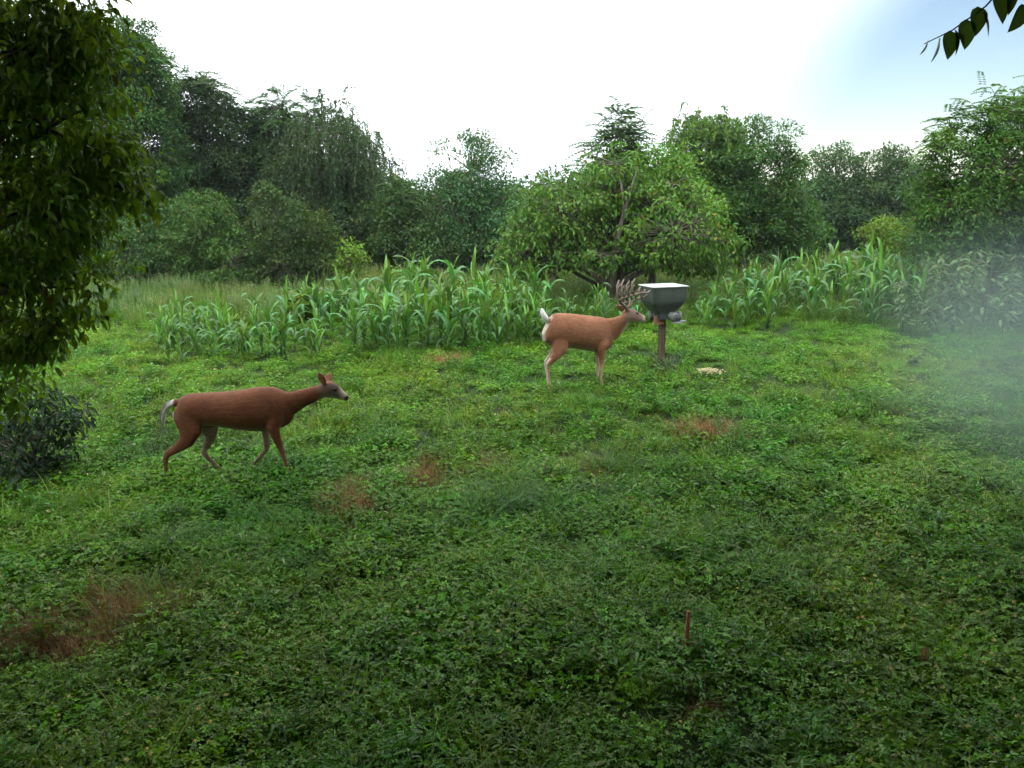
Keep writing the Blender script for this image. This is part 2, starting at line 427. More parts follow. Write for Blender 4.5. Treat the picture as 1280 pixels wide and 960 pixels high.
tree('willow_tree', 'willow with long drooping branch tips hanging against the white sky', 'tree', gbase(410, 26.5),
     [(400, 255, 55, 65), (420, 300, 55, 55)], 26.5, BL, group=BG, tr=0.13,
     extra=wil_extra([(405, 178, 42, 52), (440, 205, 30, 55), (462, 200, 14, 30)], 26.3, BL))
tree('maple_tree', 'lighter green slim tree between the willow and the dark rounded tree', 'tree', gbase(462, 28),
     [(462, 290, 34, 36), (458, 330, 40, 35)], 28, LT, group=BG, tr=0.1)
tree('cherry_tree', 'dark rounded low tree beside the open-crowned tall tree', 'tree', gbase(505, 25),
     [(500, 282, 38, 40), (512, 320, 50, 40), (480, 330, 40, 32)], 25, DK, group=BG, tr=0.1, extra=pin_extra([(500, 250, 18, 16)], 25, DK))
tree('elm_tree', 'tall open-crowned tree with sky showing through its top branches', 'tree', gbase(590, 26),
     [(588, 212, 42, 38), (560, 255, 44, 40), (608, 262, 42, 46), (590, 315, 58, 45), (545, 310, 40, 40), (640, 320, 40, 36)], 26, BL, group=BG, tr=0.12, per_m2=230, shell=0.4)
SG = 'shrubs along the foot of the wood'
tree('dark_shrub', 'dark green shrub under the tallest tree of the wood', 'shrub', gbase(165, 22.8),
     [(165, 325, 50, 48), (120, 335, 50, 40)], 22.8, DK, group=SG, tr=0.05, leaf=0.085, clump_r=0.3)
tree('layered_shrub', 'layered green shrub spreading low before the dark wood', 'shrub', gbase(250, 22.3),
     [(250, 285, 42, 42), (235, 325, 52, 42), (285, 330, 40, 38)], 22.3, (0.05, 0.115, 0.022), group=SG, tr=0.05, leaf=0.085, clump_r=0.28)
tree('conical_shrub', 'cone-shaped dull green bush standing beside the layered shrub', 'shrub', gbase(345, 22.4),
     [(345, 265, 26, 32), (342, 305, 42, 40), (350, 335, 50, 32)], 22.4, (0.046, 0.10, 0.028), group=SG, tr=0.05, leaf=0.085, clump_r=0.28)
tree('yellowish_shrub', 'yellowish green shrub leaning out from the cone-shaped bush', 'shrub', gbase(395, 22.6),
     [(395, 292, 22, 26), (400, 325, 32, 30)], 22.6, MD, group=SG, tr=0.04, leaf=0.085, clump_r=0.25, per_m2=320)
tree('bright_sapling', 'small bright yellow-green sapling before the dark wood', 'shrub', gbase(436, 22.0),
     [(436, 325, 20, 20), (440, 348, 18, 15)], 22.0, YG, group=SG, tr=0.03, leaf=0.085, clump_r=0.22, per_m2=300)
tree('pale_bush', 'low pale green bush peeping over the corn', 'shrub', gbase(515, 21.5),
     [(515, 350, 22, 12), (500, 357, 20, 10)], 21.5, LT, group=SG, tr=0.03, leaf=0.09, clump_r=0.2)
tree('wild_plum_tree', 'loose tree with scattered leafy sprays behind the fruit tree', 'tree', gbase(690, 22),
     [(690, 245, 26, 30), (715, 270, 40, 40), (665, 270, 28, 26), (650, 300, 30, 30)], 22, (0.05, 0.105, 0.03), tr=0.08, per_m2=170, clump_r=0.3, leaf=0.1, shell=0.3)
tree('ailanthus_tree', 'feather-leaved tree pointing above the fruit tree crown', 'tree', gbase(770, 21.5),
     [(775, 235, 36, 36)], 21.5, BL, tr=0.07, style='pinnate', leaf=0.08, per_m2=130, clump_r=0.3,
     extra=pin_extra([(772, 165, 20, 30), (770, 195, 32, 28)], 21.5, BL, 0.085, 0.26))
tree('linden_tree', 'light green bushy tree between the fruit tree and the big round tree', 'tree', gbase(815, 20.5),
     [(815, 225, 46, 38), (850, 250, 40, 34), (790, 265, 50, 40)], 20.5, LT, tr=0.08, leaf=0.1)
tree('round_tree', 'big rounded dense tree rising right of the corn feeder', 'tree', gbase(915, 25),
     [(890, 205, 52, 50), (935, 225, 58, 58), (890, 255, 55, 52), (965, 270, 50, 52), (925, 290, 70, 50), (990, 290, 34, 36)], 25, (0.045, 0.108, 0.022), tr=0.17, group=None,
     extra=wil_extra([(880, 160, 38, 18), (905, 168, 30, 16)], 25, LT, 0.09, 0.3, 90))
tree('distant_tree', 'broad distant tree closing the gap beside the big round tree', 'tree', gbase(1045, 34),
     [(1045, 235, 46, 42), (1005, 265, 42, 40), (1060, 275, 50, 36), (1020, 285, 50, 36)], 34, BL, tr=0.16, leaf=0.12, per_m2=260, clump_r=0.42)
tree('far_tree', 'bumpy-topped distant tree next to the feathery walnut', 'tree', gbase(1115, 33),
     [(1110, 228, 40, 34), (1140, 240, 40, 40), (1100, 270, 50, 36), (1150, 280, 50, 36)], 33, BL, tr=0.15, leaf=0.12, per_m2=260, clump_r=0.42)
tree('black_walnut_tree', 'broad green tree with feathery compound leaves at its top above misty weeds', 'tree', gbase(1235, 18),
     [(1235, 215, 62, 52), (1290, 200, 60, 80), (1195, 255, 50, 42), (1250, 280, 80, 52), (1175, 290, 52, 32), (1320, 300, 70, 70)], 18, MD, tr=0.12, leaf=0.085, clump_r=0.32,
     extra=pin_extra([(1250, 140, 36, 32), (1190, 165, 26, 18), (1175, 190, 22, 16), (1290, 130, 30, 30)], 17.8, MD, 0.06, 0.24))
tree('leafy_shrub', 'bright green rounded shrub beneath the feathery walnut', 'shrub', gbase(1105, 20.5),
     [(1100, 292, 22, 16), (1130, 303, 34, 16)], 20.5, YG, tr=0.03, leaf=0.085, clump_r=0.22)
tree('fruit_tree', 'low spreading fruit tree with drooping yellow-green leaves behind the feeder', 'tree', ground(756, 384)[:],
     [(760, 285, 88, 42), (688, 298, 62, 38), (842, 290, 66, 42), (765, 238, 62, 34), (655, 318, 34, 24), (885, 312, 38, 26), (700, 262, 50, 30), (820, 255, 56, 30), (745, 318, 60, 18), (815, 322, 60, 18), (670, 332, 36, 16), (640, 330, 20, 14), (870, 330, 40, 12), (905, 300, 26, 14), (630, 300, 16, 12), (770, 205, 30, 24), (690, 235, 24, 14), (840, 232, 26, 16)],
     float(ground(756, 384).y), (0.062, 0.125, 0.016), leaf=0.10, per_m2=140, clump_r=0.2, T=LEAF_M, asp=0.5, tr=0.075, stems=3, depth=0.75, droop=0.8, mat='leaf', spread=0.7)

cr = MB(); crown_geo(cr, lobes_from([(x_, rng.uniform(272, 288), 62, rng.uniform(46, 60)) for x_ in range(-160, 1480, 62)], 42, 0.8, 2.0), DK, 0.26, 50, 0.65, 'broad', LEAF_S, 0.6)
tag(link('distant_wood', cr.me('distant_wood'), M['leaf']), 'far wood closing the gaps behind the trees', 'wood', kind='stuff')

# near tree at the left edge: big ovate leaves close to the camera
def near_tree():
    Y = 5.6
    base = np.array([-4.35, 5.9, float(gz(-4.35, 5.9))])
    tree('hackberry_tree', 'dark near tree with broad drooping leaves reaching in over the shaded ground', 'tree', base,
         [(30, 60, 100, 80), (60, 160, 90, 70), (40, 260, 100, 80), (30, 360, 85, 60), (-80, 100, 120, 120), (-80, 300, 130, 130),
          (120, 215, 58, 34, -0.2), (95, 320, 42, 40, -0.2), (60, 400, 55, 34, -0.2), (20, 435, 40, 30, -0.2), (75, 40, 60, 50), (-20, 480, 50, 40), (150, 235, 30, 20, -0.3),
          (-170, -60, 150, 130, 0.2), (120, -150, 100, 60, 0.6), (-260, 180, 140, 150), (-260, 400, 140, 120), (-120, 470, 90, 70), (-150, -170, 180, 110, 2.8)],  # out-of-view lobes, added above and at left to shade the ground
         Y, (0.12, 0.225, 0.022), leaf=0.06, per_m2=520, clump_r=0.19, T=LEAF_M, asp=0.52, tr=0.14, depth=0.9, droop=0.9, mat='leaf_near', shell=0.3, twig_r=0.006)
near_tree()

# the tree the camera hangs on: crown overhead shades the foreground; one twig dips into view
def camera_tree():
    base = np.array([-0.2, -0.75, float(gz(-0.2, -0.75))])
    lobes = []
    for (x, y, z, a, b, c) in [(-0.2, -1.5, 6.8, 3.2, 2.6, 1.0), (-3.5, 0.5, 5.9, 2.6, 2.6, 0.9), (3.2, 0.2, 5.9, 2.6, 2.6, 0.9), (0.2, 2.6, 5.75, 3.0, 2.2, 0.7), (-3.4, 3.4, 6.3, 2.0, 1.8, 0.5),
                               (3.6, 3.6, 5.8, 2.4, 2.2, 0.7), (0, -4.0, 5.4, 3.6, 2.4, 1.6), (5.8, 1.4, 5.6, 2.0, 2.8, 1.1), (-6.4, 0.0, 5.6, 2.0, 2.2, 1.1), (0.2, 5.0, 6.0, 3.0, 1.8, 0.6), (6.2, 4.4, 5.5, 2.2, 2.4, 1.0),
                               (0, -6.5, 3.8, 4.5, 2.0, 2.6), (-6.5, -4.0, 3.6, 3.5, 2.4, 2.8), (6.5, -4.0, 3.6, 3.5, 2.4, 2.8), (-9.5, 0, 3.6, 2.2, 3.4, 2.8), (9.5, 1, 3.8, 2.2, 4.0, 2.8), (7.8, 4.8, 3.8, 1.8, 2.2, 2.8), (-5.6, 2.2, 3.2, 1.6, 1.3, 1.8), (5.4, 2.6, 3.8, 1.8, 1.5, 2.0), (-1.6, 6.4, 6.6, 2.4, 1.4, 0.6), (3.8, 6.0, 6.5, 2.6, 1.6, 0.6)]:  # unseen low lobes behind and beside, plus front ones, added to cut sky light
        lobes.append((np.array([x, y, z]), np.array([a, b, c])))
    root = tree('mulberry_tree', 'tree above the camera whose leafy twig dips into the sky', 'tree', base, None, 0, (0.05, 0.10, 0.025), leaf=0.3, per_m2=85, clump_r=0.5,
                lobes=lobes, tr=0.16, mat='leaf_near', droop=0.6, shell=0.2)
    # hanging twig
    Yt = 3.0
    pts = [at(1155, 55, Yt), at(1190, 38, Yt), at(1232, 8, Yt), at(1262, -25, Yt), at(1330, -90, Yt - .2), Vector((2.4, 2.2, 5.0)), Vector((1.6, 1.2, 6.0)), Vector((0.6, 0.2, 6.2))]
    mb = MB(); mb.tube([tuple(p) for p in pts], [.0012, .002, .0025, .003, .005, .012, .03, .05], 6, (0.05, 0.06, 0.03))
    tw = link('twig', mb.me('twig', base), M['leaf_near'], root)
    for (px, py, L, ang, roll) in [(1160, 50, .045, -20, 75), (1174, 47, .068, -8, 70), (1187, 38, .075, 4, 15), (1193, 36, .07, 14, 55), (1207, 24, .078, 6, 10), (1222, 8, .075, 4, 12), (1228, 14, .07, 25, 60),
                                   (1245, -10, .085, 22, 20), (1262, -18, .075, 8, 30), (1281, 6, .08, -24, 40)]:
        m = MB(); p = np.array(at(px, py, Yt)); a = R(ang)
        D = np.array([[math.sin(a), -0.15, -math.cos(a)]]); N = np.array([[math.sin(R(roll)), -math.cos(R(roll)), 0.25]])
        leaves(m, p[None], D, N, np.array([L * 1.1]), np.array([L * 0.85]), np.array([[0.07, 0.13, 0.035]]) * rng.uniform(.7, 1.3), LEAF_F)
        o = link('leaf', m.me('leaf', p), M['leaf_near'], tw, p - base)
camera_tree()

# dark bush low at left
tree('dark_bush', 'dark bluish bush crouching beneath the near tree at the lawn edge', 'shrub', ground(25, 600)[:],
     [(20, 555, 60, 60), (62, 520, 36, 38), (-50, 540, 80, 80), (80, 575, 28, 28), (30, 600, 50, 25), (-60, 610, 60, 40)], float(ground(25, 600).y) + 0.2, (0.022, 0.056, 0.028), leaf=0.09, per_m2=240, clump_r=0.17, T=LEAF_M, asp=0.4, tr=0.03, droop=0.5, mat='leaf_near', twig_r=0.005, yellow=0)

# ------------------------------------------------------------------ ground cover (uncountable: instanced tufts)
src = bpy.data.collections.new('tuft_sources')      # not linked to the scene
def blades(mb, n, h, wd, col, spread, bend=0.5, seg=3, rr=0.12):
    for i in range(n):
        a = rng.uniform(0, 2 * math.pi); r0 = rr * math.sqrt(rng.random()); b = rng.uniform(0, 2 * math.pi)
        p = np.array([r0 * math.cos(a), r0 * math.sin(a), -0.01]); hh = h * rng.uniform(0.5, 1.15)
        d = np.array([math.cos(b), math.sin(b), 0]); sd = np.array([-math.sin(b), math.cos(b), 0])
        bd = bend * rng.uniform(0.2, 1.5); lean = spread * rng.uniform(0.1, 1.0)
        s = np.linspace(0, 1, seg + 1)
        c = p + np.outer(s * lean * hh + bd * hh * s ** 2.2, d) + np.outer(hh * (s - 0.45 * bd * s ** 2.5), [0, 0, 1])
        w = wd * (1 - 0.92 * s ** 1.5) * 0.5
        V = np.empty((2 * (seg + 1), 3)); V[0::2] = c - sd * w[:, None]; V[1::2] = c + sd * w[:, None]
        Q = [(2 * k, 2 * k + 1, 2 * k + 3, 2 * k + 2) for k in range(seg)]
        mb.add(V, Q, None, jit_col(col, 1, 0.2, 0.15)[0])
def clover(n, h, R0, size, col, flowers=0):
    mb = MB()
    a = rng.uniform(0, 2 * math.pi, n); r = R0 * np.sqrt(rng.random(n)); hh = h * rng.uniform(0.45, 1.15, n)
    P = np.stack([r * np.cos(a), r * np.sin(a), hh], -1)
    tilt = unit(np.stack([np.cos(a) * 0.35, np.sin(a) * 0.35, np.ones(n)], -1) + 0.28 * rng.standard_normal((n, 3)))
    rot = rng.uniform(0, 6.28, n); cols = jit_col(col, n, 0.22, 0.12); pale_glint = rng.random(n) < 0.045; cols[pale_glint] = np.array([0.17, 0.26, 0.13]) * rng.uniform(.8, 1.2, (pale_glint.sum(), 1))  # a few leaves coloured paler: undersides, and glints painted in
    for k in range(3):
        th = rot + k * 2.0944
        D = np.stack([np.cos(th), np.sin(th), 0.12 * np.ones(n)], -1); D = D - tilt * (D * tilt).sum(1, keepdims=True)
        L = size * rng.uniform(0.7, 1.25, n)
        leaves(mb, P, D, tilt, L, L * 0.8, cols, LEAF_C)
    for i in range(n):
        mb.tube([(P[i, 0] * 0.6, P[i, 1] * 0.6, -0.01), P[i]], [0.0016, 0.001], 3, np.array(col) * 0.9, cap=False)
    for i in range(flowers):
        q = np.array([rng.uniform(-R0, R0), rng.uniform(-R0, R0), h * rng.uniform(1.0, 1.4)])
        mb.tube([(q[0], q[1], 0), q], [0.0015, 0.001], 3, np.array(col), cap=False)
        m = 14; u = unit(rng.standard_normal((m, 3)) + np.array([0, 0, 0.5]))
        leaves(mb, np.repeat(q[None], m, 0), u, rng.standard_normal((m, 3)), 0.013, 0.008, np.repeat(np.array([[0.5, 0.5, 0.42]]), m, 0) * rng.uniform(0.7, 1.1, (m, 1)))
    return mb
def weed(n_st, h, leaf, asp, col, R0=0.1):
    mb = MB()
    for i in range(n_st):
        a = rng.uniform(0, 6.28); r = R0 * rng.random(); p0 = np.array([r * math.cos(a), r * math.sin(a), -0.01])
        hh = h * rng.uniform(0.5, 1.1); ln = rng.standard_normal(3) * 0.25 * hh; ln[2] = hh
        mb.tube([p0, p0 + ln * 0.5 + np.array([0, 0, 0.03 * hh]), p0 + ln], [0.0025, 0.002, 0.001], 3, np.array(col) * 0.8, cap=False)
        m = max(4, int(hh / 0.022)); s = rng.uniform(0.25, 1, m)
        P = p0 + ln * s[:, None]; th = rng.uniform(0, 6.28, m)
        D = np.stack([np.cos(th), np.sin(th), rng.uniform(-0.3, 0.5, m)], -1)
        L = leaf * rng.uniform(0.6, 1.2, m)
        kc = jit_col(col, m, 0.2, 0.1); pale_glint = rng.random(m) < 0.08; kc[pale_glint] = np.array([0.18, 0.26, 0.15]) * rng.uniform(.8, 1.2, (pale_glint.sum(), 1))  # paler leaves serve as undersides and as painted glints
        leaves(mb, P, D, np.array([[0, 0, 1.0]]) + 0.45 * rng.standard_normal((m, 3)), L, L * asp, kc, LEAF_M)
    return mb
def make_sources(key, builders, mat):
    c = bpy.data.collections.new('tufts_' + key)
    for i, b in enumerate(builders):
        mb = b()
        me = mb.me('tuft_%s_%02d' % (key, i)); me.materials.append(M[mat])
        o = bpy.data.objects.new('%02d_tuft_%s' % (i, key), me); c.objects.link(o)
    return c
def scatter(name, label, cat, P, rot, scl, idx, coll):
    me = bpy.data.meshes.new(name); n = len(P)
    me.vertices.add(n); me.vertices.foreach_set('co', np.asarray(P, np.float32).ravel())
    for nm, ty, dat in (('rot', 'FLOAT', rot), ('scl', 'FLOAT', scl), ('idx', 'INT', idx)):
        a = me.attributes.new(nm, ty, 'POINT'); a.data.foreach_set('value', np.asarray(dat, np.float32 if ty == 'FLOAT' else np.int32))
    o = bpy.data.objects.new(name, me); C.objects.link(o)
    g = bpy.data.node_groups.new(name + '_nodes', 'GeometryNodeTree')
    g.interface.new_socket('Geometry', in_out='INPUT', socket_type='NodeSocketGeometry')
    g.interface.new_socket('Geometry', in_out='OUTPUT', socket_type='NodeSocketGeometry')
    gi, go = g.nodes.new('NodeGroupInput'), g.nodes.new('NodeGroupOutput')
    mp = g.nodes.new('GeometryNodeMeshToPoints')
    ip = g.nodes.new('GeometryNodeInstanceOnPoints'); ci = g.nodes.new('GeometryNodeCollectionInfo')
    ci.inputs['Collection'].default_value = coll; ci.inputs['Separate Children'].default_value = True; ci.inputs['Reset Children'].default_value = True
    def na(nm, ty):
        x = g.nodes.new('GeometryNodeInputNamedAttribute'); x.data_type = ty; x.inputs['Name'].default_value = nm
        return x.outputs['Attribute']
    cx = g.nodes.new('ShaderNodeCombineXYZ'); cs = g.nodes.new('ShaderNodeCombineXYZ')
    g.links.new(na('rot', 'FLOAT'), cx.inputs[2])
    s = na('scl', 'FLOAT')
    for i in range(3): g.links.new(s, cs.inputs[i])
    g.links.new(gi.outputs[0], mp.inputs['Mesh']); g.links.new(mp.outputs[0], ip.inputs['Points'])
    g.links.new(ci.outputs[0], ip.inputs['Instance']); ip.inputs['Pick Instance'].default_value = True
    g.links.new(na('idx', 'INT'), ip.inputs['Instance Index'])
    g.links.new(cx.outputs[0], ip.inputs['Rotation']); g.links.new(cs.outputs[0], ip.inputs['Scale'])
    g.links.new(ip.outputs[0], go.inputs[0])
    md = o.modifiers.new('scatter', 'NODES'); md.node_group = g
    tag(o, label, cat, kind='stuff')
    return o
def wedge(n, y0, y1, margin=1.2):
    """random ground points inside a generous wedge seen from the camera"""
    y = np.sqrt(rng.random(n) * (y1 ** 2 - y0 ** 2) + y0 ** 2)
    x = (rng.random(n) * 2 - 1) * (y * 0.56 + margin)
    return x, y
def vnoise(x, y, s, seed):
    """smooth 2-D value noise 0..1"""
    r = np.random.default_rng(seed).random((64, 64)); u, v = x / s + 100, y / s + 100
    i, j = np.floor(u).astype(int), np.floor(v).astype(int); a, b = u - i, v - j
    a, b = a * a * (3 - 2 * a), b * b * (3 - 2 * b); g = lambda p, q: r[p % 64, q % 64]
    return (g(i, j) * (1 - a) + g(i + 1, j) * a) * (1 - b) + (g(i, j + 1) * (1 - a) + g(i + 1, j + 1) * a) * b
dry_spots = [(ground(px, py), r) for px, py, r in [(440, 632, .36), (532, 604, .28), (165, 780, .36), (50, 810, .3), (872, 546, .32), (875, 893, .10), (1165, 850, .08), (620, 590, .2), (745, 600, .25), (560, 455, .25)]]
def dry_mask(x, y):
    m = np.zeros_like(x)
    for p, r in dry_spots: m = np.maximum(m, np.exp(-((x - p.x) ** 2 + ((y - p.y) / 1.2) ** 2) / (r * r)))
    return m
G1, G2, G3 = (0.078, 0.205, 0.009), (0.115, 0.26, 0.010), (0.06, 0.175, 0.02)
clo = make_sources('clover', [(lambda k=k: clover(44, 0.085 + 0.015 * (k % 3), 0.15, 0.017 + 0.003 * (k % 2), [G1, G2, G1, G1][k % 4], 1 if k in (2, 5) else 0)) for k in range(6)], 'cover')
def mk_grass(k):
    mb = MB(); blades(mb, 30, [0.14, 0.2, 0.28, 0.17][k % 4], 0.0065, [G2, G1, (0.105, 0.22, 0.012), (0.135, 0.24, 0.015)][k % 4], 0.5, 0.6); blades(mb, 4, 0.34, 0.007, (0.13, 0.21, 0.05), 0.45, 0.9, 4); blades(mb, 3, 0.2, 0.005, (0.2, 0.16, 0.07), 0.6, 0.6); return mb
gra = make_sources('grass', [(lambda k=k: mk_grass(k)) for k in range(5)], 'cover')
wee = make_sources('weed', [(lambda k=k: weed(6, 0.20 + 0.03 * (k % 3), [0.06, 0.042, 0.07][k % 3], [0.42, 0.55, 0.3][k % 3], [G1, (0.065, 0.15, 0.018), G3][k % 3])) for k in range(6)], 'cover')
def mk_blue(k):
    mb = MB(); blades(mb, 40, 0.30 + 0.05 * k, 0.011, (0.075, 0.185, 0.04), 0.55, 0.8, 4, 0.14); return mb
blu = make_sources('blue', [(lambda k=k: mk_blue(k)) for k in range(3)], 'cover')
def mk_dry(k):
    mb = MB(); blades(mb, 34, 0.2 + 0.06 * k, 0.005, (0.25, 0.14, 0.06), 0.5, 0.6); blades(mb, 12, 0.14, 0.006, (0.16, 0.14, 0.05), 0.6, 0.6); return mb
dry = make_sources('dry', [(lambda k=k: mk_dry(k)) for k in range(3)], 'dry')
def mk_meadow(k):
    mb = MB(); blades(mb, 60, 0.32 + 0.05 * k, 0.008, (0.08, 0.165, 0.035), 0.35, 0.45, 3, 0.16)
    for i in range(6):
        a, r = rng.uniform(0, 6.28), 0.15 * rng.random(); q = np.array([r * math.cos(a), r * math.sin(a), 0]); t = q + np.array([rng.normal(0, .08), rng.normal(0, .08), 0.42 * rng.uniform(.7, 1.15)])
        mb.tube([q, t], [.002, .001], 3, (0.12, 0.17, 0.07), cap=False)
        m = 8; P = t - np.array([0, 0, 1]) * np.linspace(0, .13, m)[:, None]
        leaves(mb, P, rng.standard_normal((m, 3)) * .6 + np.array([0, 0, .8]), rng.standard_normal((m, 3)), .04, .014, np.repeat(np.array([[0.19, 0.24, 0.15]]), m, 0))
    return mb
mea = make_sources('meadow', [(lambda k=k: mk_meadow(k)) for k in range(4)], 'cover')

def place(name, label, cat, x, y, coll, nsrc, s0, s1, sc=None):
    P = np.stack([x, y, gz(x, y)], -1); n = len(x)
    s = rng.uniform(s0, s1, n) * (1 if sc is None else sc)
    scatter(name, label, cat, P, rng.uniform(0, 6.28, n), s, rng.integers(0, nsrc, n), coll)
# clover everywhere, thinner on dry spots
x, y = wedge(16500, 3.2, 21)
k = rng.random(len(x)) < (0.35 + 0.75 * vnoise(x, y, 0.8, 3)) * (1 - 0.5 * dry_mask(x, y)); x, y = x[k], y[k]
x2, y2 = wedge(3600, 3.2, 9.5); k2 = rng.random(len(x2)) < 1 - 0.55 * dry_mask(x2, y2); x, y = np.concatenate([x, x2[k2]]), np.concatenate([y, y2[k2]])
place('clover', 'dense low clover carpeting the whole clearing', 'clover', x, y, clo, 6, 0.7, 1.2, np.clip(1.15 - 0.03 * y, 0.7, 1) * (0.72 + 0.65 * vnoise(x, y, 0.55, 31)))
x, y = wedge(15000, 3.2, 22)
v = vnoise(x, y, 0.9, 11)
k = rng.random(len(x)) < (0.12 + 1.0 * v ** 1.5) * (1 - 0.6 * dry_mask(x, y)); x, y, v = x[k], y[k], v[k]
place('grass', 'green grass blades mixed through the clover', 'grass', x, y, gra, 5, 0.6, 1.1, (0.75 + 0.5 * v) * np.clip(1.2 - 0.035 * y, 0.7, 1))
x, y = wedge(6500, 3.2, 15)
v = vnoise(x, y, 0.7, 21)
k = rng.random(len(x)) < np.clip((v - 0.22) * 1.6, 0, 1) * np.clip(1.5 - y / 11, 0.12, 1) * (1 - 0.8 * dry_mask(x, y)); x, y = x[k], y[k]
place('broadleaf_weeds', 'low broadleaf weeds mixed in the near clover', 'weeds', x, y, wee, 6, 0.6, 1.15)
# coarse bluish grass around two spots
bx, by = [], []
for px, py, r, n in [(665, 625, .55, 46), (600, 640, .3, 14), (770, 600, .3, 16), (230, 690, .5, 22), (900, 720, .3, 8)]:
    p = ground(px, py); a = rng.standard_normal((n, 2)) * r * 0.6; bx += list(p.x + a[:, 0]); by += list(p.y + a[:, 1])
x, y = wedge(420, 3.2, 12); dp = ground(300, 601); k = (rng.random(len(x)) < vnoise(x, y, 1.1, 41) ** 1.5) & (np.hypot(x - dp.x, (y - dp.y + 0.3) * 1.3) > 0.95); bx += list(x[k]); by += list(y[k])
place('coarse_grass', 'coarse bluish grass standing taller amid the clover', 'grass', np.array(bx), np.array(by), blu, 3, 0.4, 1.0)
dx, dy = [], []
for p, r in dry_spots:
    n = int(42 * (r / 0.3) ** 2); a = rng.standard_normal((n, 2)) * r * 0.55; dx += list(p.x + a[:, 0]); dy += list(p.y + a[:, 1] * 1.2)
place('dry_grass', 'rusty brown dead grass in small patches', 'dry grass', np.array(dx), np.array(dy), dry, 3, 0.45, 0.95)
x = rng.uniform(-16, 16, 9000); y = rng.uniform(15.5, 30, 9000)
k = (rng.random(9000) < 0.25 + 0.9 * vnoise(x, y, 1.2, 5)) & (y > 15.5 + 2.2 * vnoise(x, y, 1.5, 8)); x, y = x[k], y[k]
place('meadow_grass', 'pale seeding meadow grass between the corn and the wood', 'meadow grass', x, y, mea, 4, 0.55, 1.1)

# ------------------------------------------------------------------ corn
def corn_leaf(L, wd, bend, col, twist=0.3):
    mb = MB(); n = 8; s = np.linspace(0, 1, n + 1)
    th = R(62) - bend * s ** 1.4
    dx_ = np.concatenate(([0], np.cumsum(np.cos(th[:-1])))) * L / n; dz = np.concatenate(([0], np.cumsum(np.sin(th[:-1])))) * L / n
    w = wd * np.clip(0.55 + 1.6 * s, 0, 1) * (1 - s ** 3) ** 0.8 * 0.5 + 0.001
    tw = twist * s ** 2; rip = 0.006 * np.sin(s * 16)
    V = []
    for i in range(n + 1):
        c = np.array([dx_[i], 0, dz[i]]); nn = np.array([-math.sin(th[i]), 0, math.cos(th[i])])
        sd = np.array([0, math.cos(tw[i]), 0]) + nn * math.sin(tw[i])
        V += [c - sd * w[i] + nn * (w[i] * .35 + rip[i]), c, c + sd * w[i] + nn * (w[i] * .35 - rip[i])]
    Q = []
    for i in range(n):
        a = 3 * i; Q += [(a, a + 1, a + 4, a + 3), (a + 1, a + 2, a + 5, a + 4)]
    K = np.repeat(np.asarray(col)[None], len(V), 0).copy(); K[1::3] *= 1.35
    mb.add(V, Q, None, K); m = mb.me('corn_leaf'); m.materials.append(M['corn']); return m
CG = (0.052, 0.14, 0.03)
cleaf = [corn_leaf(0.55, 0.07, 1.9, CG, .4), corn_leaf(0.6, 0.075, 2.6, (0.05, 0.13, 0.042), -.5), corn_leaf(0.46, 0.06, 1.2, (0.075, 0.17, 0.026), .2), corn_leaf(0.62, 0.068, 3.1, CG, .7),
         corn_leaf(0.52, 0.065, 2.2, (0.062, 0.15, 0.036), -.8), corn_leaf(0.42, 0.052, 0.7, (0.09, 0.19, 0.026), .1)]
cst = []
for b in (0.0, 0.04, -0.03):
    mb = MB(); mb.tube([(0, 0, -.03), (b * .4, 0, .35), (b, b, .7), (b * 2, b * 2, 1.0)], [.013, .012, .009, .005], 6, (0.10, 0.17, 0.05))
    m = mb.me('stalk'); m.materials.append(M['corn']); cst.append(m)
def corn(x, y, h, label, group):
    r = tag(empty('corn_plant', (x, y, float(gz(x, y))), rng.uniform(0, 6.28)), label, 'corn', group)
    st = link('stalk', cst[rng.integers(0, 3)], None, r); st.scale = (1, 1, h * 0.8)
    n = int(6 + h * 3.6); a0 = rng.uniform(0, 6.28)
    for i in range(n):
        f = (i + 0.6) / n
        o = link('leaf', cleaf[rng.integers(0, 6)] if f < 0.9 else cleaf[5], None, r, (0, 0, h * 0.8 * f * rng.uniform(.9, 1.0)))
        o.rotation_euler = (rng.normal(0, .08), rng.normal(0, .12) - 0.45 * f, a0 + i * 2.75 + rng.normal(0, .35))
        k = h ** 0.6 * (0.75 + 0.5 * math.sin(f * 2.6)) * rng.uniform(.8, 1.15); o.scale = (k, k, k)
LC = ('corn plant in the ragged strip between the doe and the wood', 'corn strip behind the doe')
MC = ('short corn plant growing near the trunk of the fruit tree', 'corn under the fruit tree')
RC = ('corn plant in the tall stand to the right of the feeder', 'corn stand by the feeder')
def corn_strip(n, front, back, hfun, lab):
    """front / back: photo points along the strip's near and far ground edge"""
    fp = [ground(*p) for p in front]; bp = [ground(*p) for p in back]
    for i in range(n):
        u = rng.random() * (len(fp) - 1); k = int(u); a = u - k; f = fp[k].lerp(fp[k + 1], a)
        u2 = u / (len(fp) - 1) * (len(bp) - 1); k2 = min(int(u2), len(bp) - 2); b = bp[k2].lerp(bp[k2 + 1], u2 - k2)
        v = rng.random() ** 1.15; p = f.lerp(b, v)
        corn(p.x, p.y, hfun(u / (len(fp) - 1), v) * rng.uniform(.75, 1.2), *lab)
corn_strip(175, [(160, 462), (300, 452), (460, 448), (600, 442), (680, 436)], [(215, 412), (350, 402), (460, 396), (600, 394), (690, 392)],
           lambda u, v: (0.5 + 0.5 * math.exp(-((u - 0.68) / .3) ** 2)) * (0.75 + 0.35 * v), LC)
corn_strip(22, [(690, 424), (760, 418), (845, 412)], [(690, 394), (760, 392), (850, 390)], lambda u, v: 0.5, MC)
